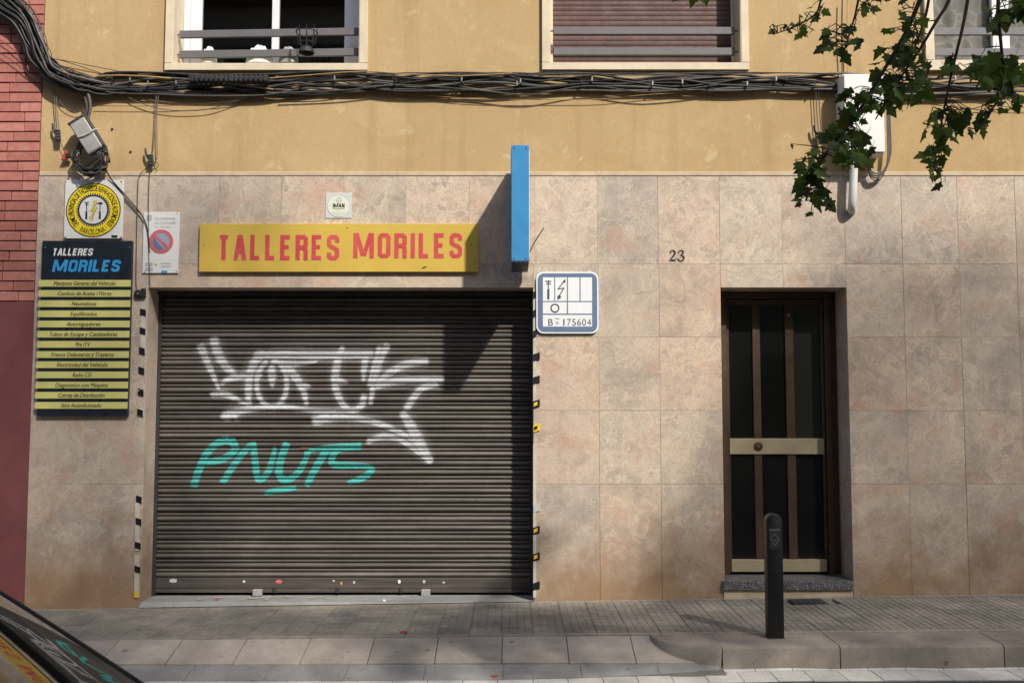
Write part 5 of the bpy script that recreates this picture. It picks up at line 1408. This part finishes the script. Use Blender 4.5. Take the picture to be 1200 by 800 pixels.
# ------------------------------------------------------------------ bollard
yb = Y_K+.235
base = W(908, 742, yb); bxc = base.x; bz0 = zs(bxc, yb)
bo = thing("bollard", (bxc, yb, bz0), "black metal bollard with rounded top on the kerb before the door", "bollard")
hw = .048; H = W(908, 601, yb).z-bz0
poly = [(bxc-hw, bz0-.05), (bxc+hw, bz0-.05), (bxc+hw, bz0+H-.045)]
for i in range(1, 12):
    a = math.pi*i/12; poly.append((bxc+hw*math.cos(a), bz0+H-.045+.045*math.sin(a)))
poly.append((bxc-hw, bz0+H-.045))
mb = MB(); mb.prism(poly, yb-.04, yb+.04); mb.build("post", M['black'], bo, smooth=True, bevel=.004, seg=2)
mb = MB(); mb.box(bxc-hw-.006, bxc+hw+.006, yb-.046, yb+.046, bz0-.03, bz0+.004); mb.build("base_collar", M['black'], bo, bevel=.003)
mb = MB(); yy = yb-.0415; zq = bz0+H-.16
mb.box(bxc-.036, bxc+.036, yy-.002, yy+.001, zq-.055, zq+.06); mb.build("emblem_plate", M['rubber'], bo, bevel=.001)
mb = MB(); mb.ribbon([(bxc-.034, zq+.066), (bxc+.034, zq+.066)], .007, yy-.003)
for k in range(7): mb.ribbon([(bxc-.030+k*.010, zq+.058), (bxc-.026+k*.010, zq+.058)], .004, yy-.0032)
mb.ribbon([(bxc, zq+.04), (bxc-.026, zq+.012), (bxc, zq-.03), (bxc+.026, zq+.012), (bxc, zq+.04)], .004, yy-.003)
mb.ribbon([(bxc-.012, zq+.006), (bxc, zq), (bxc+.012, zq+.006)], .005, yy-.0034)
mb.build("emblem", M['greybar'], bo)

# ------------------------------------------------------------------ parked car in the near lane
CW = -6.125                      # centre line
RZ = -.18
car = thing("parked_car", (-1.6, CW, RZ), "black parked car whose windscreen mirrors the facade at the lower left corner", "car")
def loft(mb, secs):
    n = len(secs[0])
    b0 = len(mb.v)
    for s_ in secs: mb.v += s_
    for i in range(len(secs)-1):
        for k in range(n-1): mb.f.append((b0+i*n+k, b0+i*n+k+1, b0+(i+1)*n+k+1, b0+(i+1)*n+k))
def body_sec(x, hw, zb, zm, zt, crown):
    pts = []
    for u in (-1, 1):
        side_ = [(.86*hw, zb), (.97*hw, zb+.08), (hw, zm), (.985*hw, zt-.12), (.93*hw, zt-.03), (.80*hw, zt)]
        if u < 0: left = [(x, CW+yy, RZ+zz) for yy, zz in side_]          # far side (towards the building)
        else: right = [(x, CW-yy, RZ+zz) for yy, zz in side_][::-1]
    mid = [(x, CW+f*hw, RZ+zt+crown*(1-f*f)) for f in (.5, .2, -.2, -.5)]
    return left+mid+right
secs = [body_sec(*a) for a in ((.42, .58, .34, .46, .60, .02), (.36, .74, .24, .48, .69, .03), (.18, .84, .20, .50, .80, .04), (-.20, .87, .19, .52, .90, .05), (-.56, .875, .19, .54, .975, .045), (-.80, .875, .19, .54, .985, .0),
                                (-1.6, .875, .19, .54, .96, 0), (-2.8, .875, .19, .54, .97, 0), (-3.35, .87, .19, .55, .98, .02), (-3.62, .82, .24, .55, .95, .02), (-3.70, .70, .34, .52, .86, .02))]
mb = MB(); loft(mb, secs); n = len(secs[0]); mb.f.append(tuple(range(n))); mb.f.append(tuple(range(len(mb.v)-1, len(mb.v)-n-1, -1)))
mb.build("body", M['carpaint'], car, smooth=True)
# windscreen: bowed pane between the pillars
Bc = (-.712, .725, .843); Tc = (-1.415, .565, 1.315)
def screen_pt(u, v):
    x = Bc[0]*(1-v)+Tc[0]*v; w_ = Bc[1]*(1-v)+Tc[1]*v; z = Bc[2]*(1-v)+Tc[2]*v
    q = 1-abs(u)**2.2
    return (x+q*(.20*(1-v)+.12*v), CW+u*w_, z+q*(.012*(1-v)+.05*v)+.035*math.sin(math.pi*v)*(1-.5*abs(u)))
mb = MB(); nu, nv = 36, 16
for j in range(nv+1):
    for i in range(nu+1): mb.v.append(screen_pt(i/nu*2-1, j/nv))
for j in range(nv):
    for i in range(nu): a = j*(nu+1)+i; mb.f.append((a, a+nu+1, a+nu+2, a+1))
ws = mb.build("windscreen", M['windscreen'], car, smooth=True)
for u in (-1, 1):
    mb = MB(); mb.tube([Vector(screen_pt(u, v/12))+Vector((-.004, u*.004, -.002)) for v in range(13)], .0075, 6); mb.build("screen_seal", M['rubber'], ws, smooth=True)
    mb = MB(); mb.tube([Vector(screen_pt(u, v/12))+Vector((-.012, u*.010, .000)) for v in range(13)], .0045, 6); mb.build("trim_strip", M['chrome'], ws, smooth=True)
    mb = MB()
    for v in range(13):
        p = Vector(screen_pt(u, v/12)); mb.v += [tuple(p+Vector((-.014, u*.012, -.004))), tuple(p+Vector((-.075, u*.040, -.030)))]
    for v in range(12): mb.f.append((2*v, 2*v+1, 2*v+3, 2*v+2))
    mb.build("pillar", M['carpaint'], car, smooth=True)
mb = MB(); mb.tube([Vector(screen_pt(u/12-1, 0))+Vector((.004, 0, -.004)) for u in range(25)], .010, 6); mb.build("cowl_seal", M['rubber'], ws, smooth=True)
for k in range(2):
    mb = MB(); a = Vector(screen_pt(-.2-.0+k*.75, .03))+Vector((.02, 0, .02)); b = Vector(screen_pt(-.75+k*.75, .07))+Vector((.02, 0, .014)); mb.tube([a, (a+b)/2+Vector((0, 0, .008)), b], .007, 6); mb.build("wiper", M['rubber'], car, smooth=True)
mb = MB()      # roof
for i in range(9):
    x = Tc[0]-.01-(1.75)*i/8; zc_ = 1.315+.035*math.sin(math.pi*min(i/8*1.1, 1))-.05*(i/8)**2
    for f in (-1, -.8, -.4, 0, .4, .8, 1): mb.v.append((x+(.12*(1-f*f) if i == 0 else 0), CW+f*(.565-.02*(i/8)), zc_+.05*(1-f*f)*(1 if i else 1)))
for i in range(8):
    for k in range(6): a = i*7+k; mb.f.append((a, a+1, a+8, a+7))
mb.build("roof", M['carpaint'], car, smooth=True)
zbelt = RZ+.965
for u in (-1, 1):
    for name, xa0, xa1, xb0, xb1 in (("side_window", -.86, -1.86, -1.50, -1.88), ("side_window", -1.93, -3.05, -1.95, -2.95)):
        mb = MB(); mb.v += [(xa0, CW+u*.80, zbelt), (xa1, CW+u*.80, zbelt), (xb1, CW+u*.585, 1.31), (xb0, CW+u*.585, 1.31)]; mb.f.append((0, 1, 2, 3) if u > 0 else (3, 2, 1, 0)); mb.build(name, M['windscreen'], car)
    mb = MB(); mb.v += [(-1.86, CW+u*.803, zbelt), (-1.93, CW+u*.803, zbelt), (-1.95, CW+u*.588, 1.315), (-1.88, CW+u*.588, 1.315)]; mb.f.append((0, 1, 2, 3)); mb.build("door_pillar", M['carpaint'], car)
    for xw in (-.22, -2.75):
        wh = sub("wheel", car, (xw, CW+u*.80, RZ+.30)); cyl = MB().lathe([(.19, -.09), (.29, -.09), (.305, -.05), (.305, .05), (.29, .09), (.19, .09)], 0, 0, 28)
        mb = MB(); mb.add([(xw+p[0], CW+u*.79+p[2], RZ+.30+p[1]) for p in cyl.v], cyl.f); mb.build("tyre", M['tyre'], wh, smooth=True)
        cyl = MB().lathe([(.0, .07), (.05, .075), (.12, .06), (.19, .085), (.195, .0)], 0, 0, 20)
        mb = MB(); mb.add([(xw+p[0], CW+u*(.79+p[2]), RZ+.30+p[1]) for p in cyl.v], cyl.f); mb.build("rim", M['rim'], wh, smooth=True)
    mb = MB(); mb.box(.22, .37, CW+u*.70-.12, CW+u*.70+.12, RZ+.56, RZ+.70); mb.build("headlight", M['lamp'], car, bevel=.03, seg=2)
mb = MB(); mb.v += [(-3.05, CW-.78, zbelt), (-3.05, CW+.78, zbelt), (-3.50, CW+.70, zbelt+.0), (-3.50, CW-.70, zbelt+.0), (-3.18, CW+.545, 1.27), (-3.18, CW-.545, 1.27)]; mb.f += [(3, 2, 4, 5)]
mb.build("rear_window", M['windscreen'], car)
mb = MB()
for u in (-1, 1): mb.v += [(-3.05, CW+u*.80, zbelt), (-3.5, CW+u*.71, zbelt), (-3.18, CW+u*.56, 1.275), (-2.95, CW+u*.59, 1.31)]
mb.f += [(0, 1, 2, 3), (4, 7, 6, 5)]; mb.build("rear_pillar", M['carpaint'], car)

# ------------------------------------------------------------------ house across the street, behind the camera
op = thing("facing_house", (0, -13, 0), "plain beige terrace house across the street behind the viewpoint", "building")
mb = MB(); ops = []
for fl in range(3):
    for k in range(-6, 7): ops.append((k*2.6-.6, k*2.6+.6, 1.0+fl*3.0, 2.5+fl*3.0))
wall_sheet(mb, -20, 20, -.6, 9.6, 0, ops, .2)
mb.v = [(p[0], -11.8-p[1], p[2]) for p in mb.v]; mb.f = [f[::-1] for f in mb.f]
mb.build("wall", M['facing'], op)
mb = MB(); mb.box(-20, 20, -18, -12.1, -.6, 9.6); mb.build("core", M['facing'], op)
for (a, b, c, d) in ops:
    mb = MB(); mb.box(a, b, -11.99, -11.97, c, d); mb.build("window", M['doorglass'], op)
mb = MB(); mb.box(-20.2, 20.2, -18, -11.5, 9.6, 9.8); mb.build("roof", M['roofred'], op)

# ------------------------------------------------------------------ street trees on the near pavement
def leaf_geo(v):
    half = [(0, 0), (.12, -.02), (.30, -.03), (.34, .08), (.26, .18), (.38, .28), (.50, .42), (.36, .47), (.26, .50), (.27, .60), (.17, .72), (.11, .86), (0, 1.0)]
    k = [1, .85, 1.12][v]
    pts = [(x*k, y) for x, y in half]+[(-x*k*(.95 if v else 1.05), y+(.03 if v == 2 else 0)) for x, y in half[-2:0:-1]]
    bend = [.35, .6, .15][v]; mb = MB()
    mb.v.append((0, .34, 0.0))
    for x, y in pts: mb.v.append((x, y, -bend*.35*(y-.3)**2-abs(x)*.28*(.6+bend)))
    n = len(pts)
    for i in range(n): mb.f.append((0, 1+i, 1+(i+1) % n))
    b0 = len(mb.v); mb.v += [(-.018, .02, .0), (.018, .02, .0), (.012, -.42, .06), (-.012, -.42, .06)]; mb.f.append((b0, b0+3, b0+2, b0+1))
    return mb
LM = []
for v in range(3):
    g = leaf_geo(v); me = bpy.data.meshes.new("leaf"); me.from_pydata(g.v, [], g.f); me.materials.append(M['leaf']); me.polygons.foreach_set("use_smooth", [True]*len(me.polygons)); LM.append(me)
LY = LM[0].copy(); LY.materials.clear(); LY.materials.append(M['leafyellow'])

def ss(a, b, x):
    t = min(max((x-a)/(b-a), 0), 1); return t*t*(3-2*t)
def cover(x, z):
    """how thickly the crowns stand in the sun's way, by where their shade lands on the facade plane"""
    zt = min(2.6, 1.45*(x-1.45)+1.15)
    right = ss(.38, -.38, z-zt)*ss(.6, 1.2, x)*.80
    left = ss(-2.25, -2.95, x)*ss(3.25, 2.75, z)*.66
    left = max(left, ss(-1.35, -1.95, x)*ss(3.2, 2.9, z)*ss(1.9, 2.3, z)*.42, ss(-1.8, -2.5, x)*ss(1.4, .4, z)*.6)
    low = ss(.05, -.35, z)*(.80-.50*ss(-1.15, -1.6, z))
    return max(right, left, low)
def crown_mesh(x0, x1, z0, z1, seed):
    rr = random.Random(seed); mb = MB()
    n = int((x1-x0)*(z1-z0)*1500)
    for i in range(n):
        wx_, wz_ = rr.uniform(x0, x1), rr.uniform(z0, z1)
        if rr.random()*2.0 > cover(wx_, wz_): continue
        d = 8.3+rr.gauss(0, .75)
        p = Vector((wx_, 0, wz_))+Vector((.66, -1, 1.12))*d; s_ = rr.uniform(.028, .046)
        a = Vector((rr.gauss(0, 1), rr.gauss(0, 1), rr.gauss(0, .7))).normalized(); b = a.cross(Vector((rr.gauss(0, 1), rr.gauss(0, 1), rr.gauss(0, 1)))).normalized(); n_ = a.cross(b)
        mb.add([p-a*s_, p+b*s_*.75-a*s_*.2, p+a*s_*1.1-n_*s_*.3, p-b*s_*.75-a*s_*.2, p+n_*s_*.12], [(0, 1, 4), (1, 2, 4), (2, 3, 4), (3, 0, 4)])
    return mb
def shade_sprays(spots, seed, mb):
    rr = random.Random(seed)
    for (wx_, wz_, d, r, n) in spots:
        c = Vector((wx_, 0, wz_))+Vector((.66, -1, 1.12))*d
        for i in range(n):
            p = c+Vector((rr.gauss(0, 1), rr.gauss(0, 1), rr.gauss(0, 1)))*r*.5; s_ = rr.uniform(.055, .085)
            a = Vector((rr.gauss(0, 1), rr.gauss(0, 1), rr.gauss(0, .7))).normalized(); b = a.cross(Vector((rr.gauss(0, 1), rr.gauss(0, 1), rr.gauss(0, 1)))).normalized(); n_ = a.cross(b)
            mb.add([p-a*s_, p+b*s_*.75-a*s_*.2, p+a*s_*1.1-n_*s_*.3, p-b*s_*.75-a*s_*.2, p+n_*s_*.12], [(0, 1, 4), (1, 2, 4), (2, 3, 4), (3, 0, 4)])
    return mb
def plane_tree(x, y, clumps, box, seed, label, sprays=()):
    gz = zr(x)+.11
    t = thing("plane_tree", (x, y, gz), label, "tree", "street trees on the near pavement")
    rr = random.Random(seed)
    tr = [(x, y, gz-.2), (x+.03, y, gz+.6), (x-.04, y+.03, gz+2.0), (x+.05, y-.02, gz+3.6), (x+.12, y, gz+5.2), (x+.1, y+.05, gz+6.8), (x+.15, y, gz+8.2)]
    mb = MB(); mb.tube(catmull(tr, 5), [.19-.15*(i/30) for i in range(31)], 12); mb.build("trunk", M['bark'], t, smooth=True)
    for (wx_, wz_, d, r, dens) in clumps:
        c = Vector((wx_, 0, wz_))+Vector((.66, -1, 1.12))*d; h = min(max(c.z-1.8, gz+3.2), gz+6.5)
        s_ = Vector((x+.1, y, h)); m_ = (s_+c)/2+Vector((rr.uniform(-.2, .2), rr.uniform(-.2, .2), .25))
        cv = catmull([tuple(s_), tuple(m_), tuple(c)], 6); mb = MB(); mb.tube(cv, [.028-.022*i/(len(cv)-1) for i in range(len(cv))], 7); mb.build("limb", M['bark'], t, smooth=True)
    tag(shade_sprays(sprays, seed, crown_mesh(*box, seed)).build("crown", M['leaf'], t), kind='stuff')
    return t
LEFT = [(-3.9, 2.15, 8.2, .75, .9), (-3.4, 1.35, 8.4, .8, 1.0), (-4.1, .6, 8, .9, 1.0), (-3.1, .35, 8.6, .7, .8), (-2.95, 2.45, 8.0, .50, .5), (-2.1, 2.5, 8.3, .45, .35), (-2.7, 1.2, 8.5, .45, .45),
        (-3.2, -.7, 8.3, .8, .8), (-2.2, -.9, 8.6, .7, .7), (-4.2, -1.0, 8, .9, .9), (-1.3, -1.15, 8.3, .6, .6), (-2.0, .0, 8.5, .45, .4), (-4.6, 1.6, 8.2, .8, .9), (-5.0, 0.3, 8.4, .9, .9), (-3.0, -1.8, 8.2, .9, .8), (-1.6, -2.0, 8.5, .9, .8)]
RIGHT = [(3.0, 1.55, 8.0, .75, .8), (3.9, 1.65, 8.3, .8, .9), (4.8, 1.8, 8.1, .8, .9), (2.5, .75, 8.4, .75, .8), (3.4, .6, 8.0, .9, 1.0), (4.4, .6, 8.5, .9, 1.0), (1.75, .35, 8.2, .50, .55), (2.3, 1.5, 8.3, .45, .45),
         (1.3, -.45, 8.4, .6, .65), (2.2, -.4, 8.0, .8, .9), (3.2, -.5, 8.3, .9, .9), (4.3, -.5, 8.2, .9, .9), (.3, -1.1, 8.2, .6, .55), (1.2, -1.5, 8.5, .8, .8), (2.4, -1.6, 8.2, .9, .9), (3.8, -1.6, 8.4, .9, .9), (5.4, .8, 8.2, .9, .9), (5.4, -.6, 8.3, .9, .9), (.0, -2.0, 8.4, .8, .7)]
SPR = [(-.9, -1.25, 6.0, .65, 130), (-.3, -1.3, 6.2, .65, 130), (-1.3, -1.5, 5.8, .6, 110), (.3, -1.25, 6.5, .6, 80), (-.6, -.85, 6.4, .4, 60)]
tA = plane_tree(2.0, -8.55, LEFT, (-6.0, .9, -2.6, 3.3), 5, "plane tree on the near pavement whose leafy twigs hang into view top right", SPR)
tB = plane_tree(8.3, -8.6, RIGHT, (.9, 6.5, -2.6, 3.1), 6, "second plane tree further along the near pavement, shading the door side")

# limb and hanging branches in view
YL = -3.4
def Q(p, y=YL): return tuple(W(p[0], p[1], p[2] if len(p) > 2 else y))
mb = MB(); lim = [(2.05, -8.5, 4.2), (2.3, -7.2, 5.0), (2.6, -5.8, 5.25), (2.75, -4.6, 5.0), (2.6, -3.6, 4.55), (2.3, -3.2, 4.0)]
cv = catmull(lim, 6); mb.tube(cv, [.075-.062*i/(len(cv)-1) for i in range(len(cv))], 8); mb.build("limb", M['bark'], tA, smooth=True)
BR = [
 dict(p=[(1130, -175), (1100, -60), (1078, 0), (1063, 35), (1042, 72), (1022, 105), (1000, 140), (984, 160), (968, 180), (955, 205), (944, 235)], r=(.013, .003),
      c=[(954, 228, 17, 34, 14, 25), (942, 188, 22, 15, 7, 19), (981, 168, 13, 28, 10, 24), (1006, 150, 22, 38, 22, 26), (1000, 196, 12, 10, 4, 22)]),
 dict(p=[(1150, -160), (1130, -60), (1112, 0), (1098, 24), (1078, 58), (1060, 84), (1042, 112), (1026, 140)], r=(.012, .003),
      c=[(1058, 98, 30, 30, 24, 27), (1042, 60, 16, 20, 5, 20), (1030, 122, 18, 14, 6, 26)]),
 dict(p=[(1110, -150), (1095, -50), (1087, 8), (1078, 40), (1066, 66), (1050, 84)], r=(.009, .003), c=[(1070, 50, 14, 26, 7, 20), (1058, 16, 12, 14, 3, 16)]),
 dict(p=[(1160, -160), (1142, -50), (1134, 0), (1129, 28), (1120, 66), (1112, 100), (1104, 140), (1098, 172), (1094, 200)], r=(.011, .002),
      c=[(1102, 150, 20, 18, 9, 24), (1100, 184, 12, 18, 7, 22), (1128, 146, 16, 16, 6, 20), (1116, 84, 22, 10, 4, 18), (1098, 210, 9, 12, 4, 17)]),
 dict(p=[(1200, -160), (1180, -60), (1170, 0), (1171, 30), (1174, 62), (1176, 90), (1168, 118), (1156, 140), (1145, 152)], r=(.011, .0025),
      c=[(1172, 92, 26, 20, 15, 34), (1146, 148, 16, 14, 6, 25), (1178, 128, 18, 12, 6, 26), (1186, 18, 16, 20, 7, 34), (1158, 30, 8, 14, 3, 22)]),
 dict(p=[(1060, -170), (1020, -60), (1006, 0), (1002, 18), (996, 38), (990, 58)], r=(.008, .002), c=[(986, 50, 24, 18, 12, 21), (1026, 8, 14, 12, 5, 16)]),
 dict(p=[(1010, -150), (975, -50), (962, 0), (956, 16), (942, 26), (925, 34), (908, 40)], r=(.007, .002), c=[(932, 32, 28, 14, 9, 17), (958, 14, 6, 10, 2, 16)]),
 dict(p=[(900, -170), (850, -60), (825, -16), (806, -4), (795, 0)], r=(.007, .002), c=[(815, -4, 20, 10, 7, 20), (795, 3, 8, 5, 2, 14)]),
]
yl = 0; lr = random.Random(33)
for bi, b in enumerate(BR):
    off = -.0+.12*math.sin(bi*2.3)
    pts = [(2.45+.05*bi, YL+off-.1, 4.35)] if bi != 7 else [(2.3, YL+off, 4.1)]
    pts += [Q((p[0], p[1], YL+off)) for p in b['p']]
    cv = catmull(pts, 4); mb = MB()
    mb.tube(cv, [b['r'][0]+(b['r'][1]-b['r'][0])*i/(len(cv)-1) for i in range(len(cv))], 6)
    # twigs reach out to the leaf clusters
    stems = []
    for (cx, cy, rx, ry, n_, sz) in b['c']:
        for k in range(int(n_*2.2)):
            a = lr.uniform(0, 6.283); q = math.sqrt(lr.random()); px, py = cx+1.12*rx*q*math.cos(a), cy+1.1*ry*q*math.sin(a)
            base = Vector(W(px, py-sz*.35, YL+off+lr.uniform(-.16, .16)))
            j = min(range(len(cv)), key=lambda i: (Vector(cv[i])-base).length + (0.0 if cv[i][2] > base.z-.02 else .08))
            a0 = Vector(cv[j])
            stems.append((a0, base, sz))
            if k % 2 == 0 or (a0-base).length < .12: 
                m_ = (a0+base)/2+Vector((lr.uniform(-.02, .02), 0, lr.uniform(.0, .03))); mb.tube([a0, m_, base], [.0028, .0022, .0014], 4)
            else:
                m_ = (stems[-2][1]*.6+a0*.4) if len(stems) > 1 else (a0+base)/2
                mb.tube([m_, (m_+base)/2+Vector((0, 0, .01)), base], [.0022, .0018, .0014], 4)
    br = mb.build("branch", M['bark'], tA, smooth=True)
    for (a0, base, sz) in stems:
        me = lr.choice(LM)
        if lr.random() < .025 and bi in (1, 2, 3): me = LY
        o = bpy.data.objects.new("leaf", me); link(o, br, base)
        L = sz*lr.uniform(.36, .94)/FPX*(CAM_D+YL)
        d = Vector((lr.gauss(0, .75), lr.gauss(0, .45), -.75+lr.gauss(0, .45))).normalized()
        nrm = Vector((lr.gauss(0, .6), -.8+lr.gauss(0, .6), .75+lr.gauss(0, .5))); nrm = (nrm-d*nrm.dot(d)).normalized()
        xx = d.cross(nrm).normalized(); mt_ = Matrix((xx, d, nrm)).transposed()
        o.rotation_euler = mt_.to_euler(); o.scale = (L, L, L)
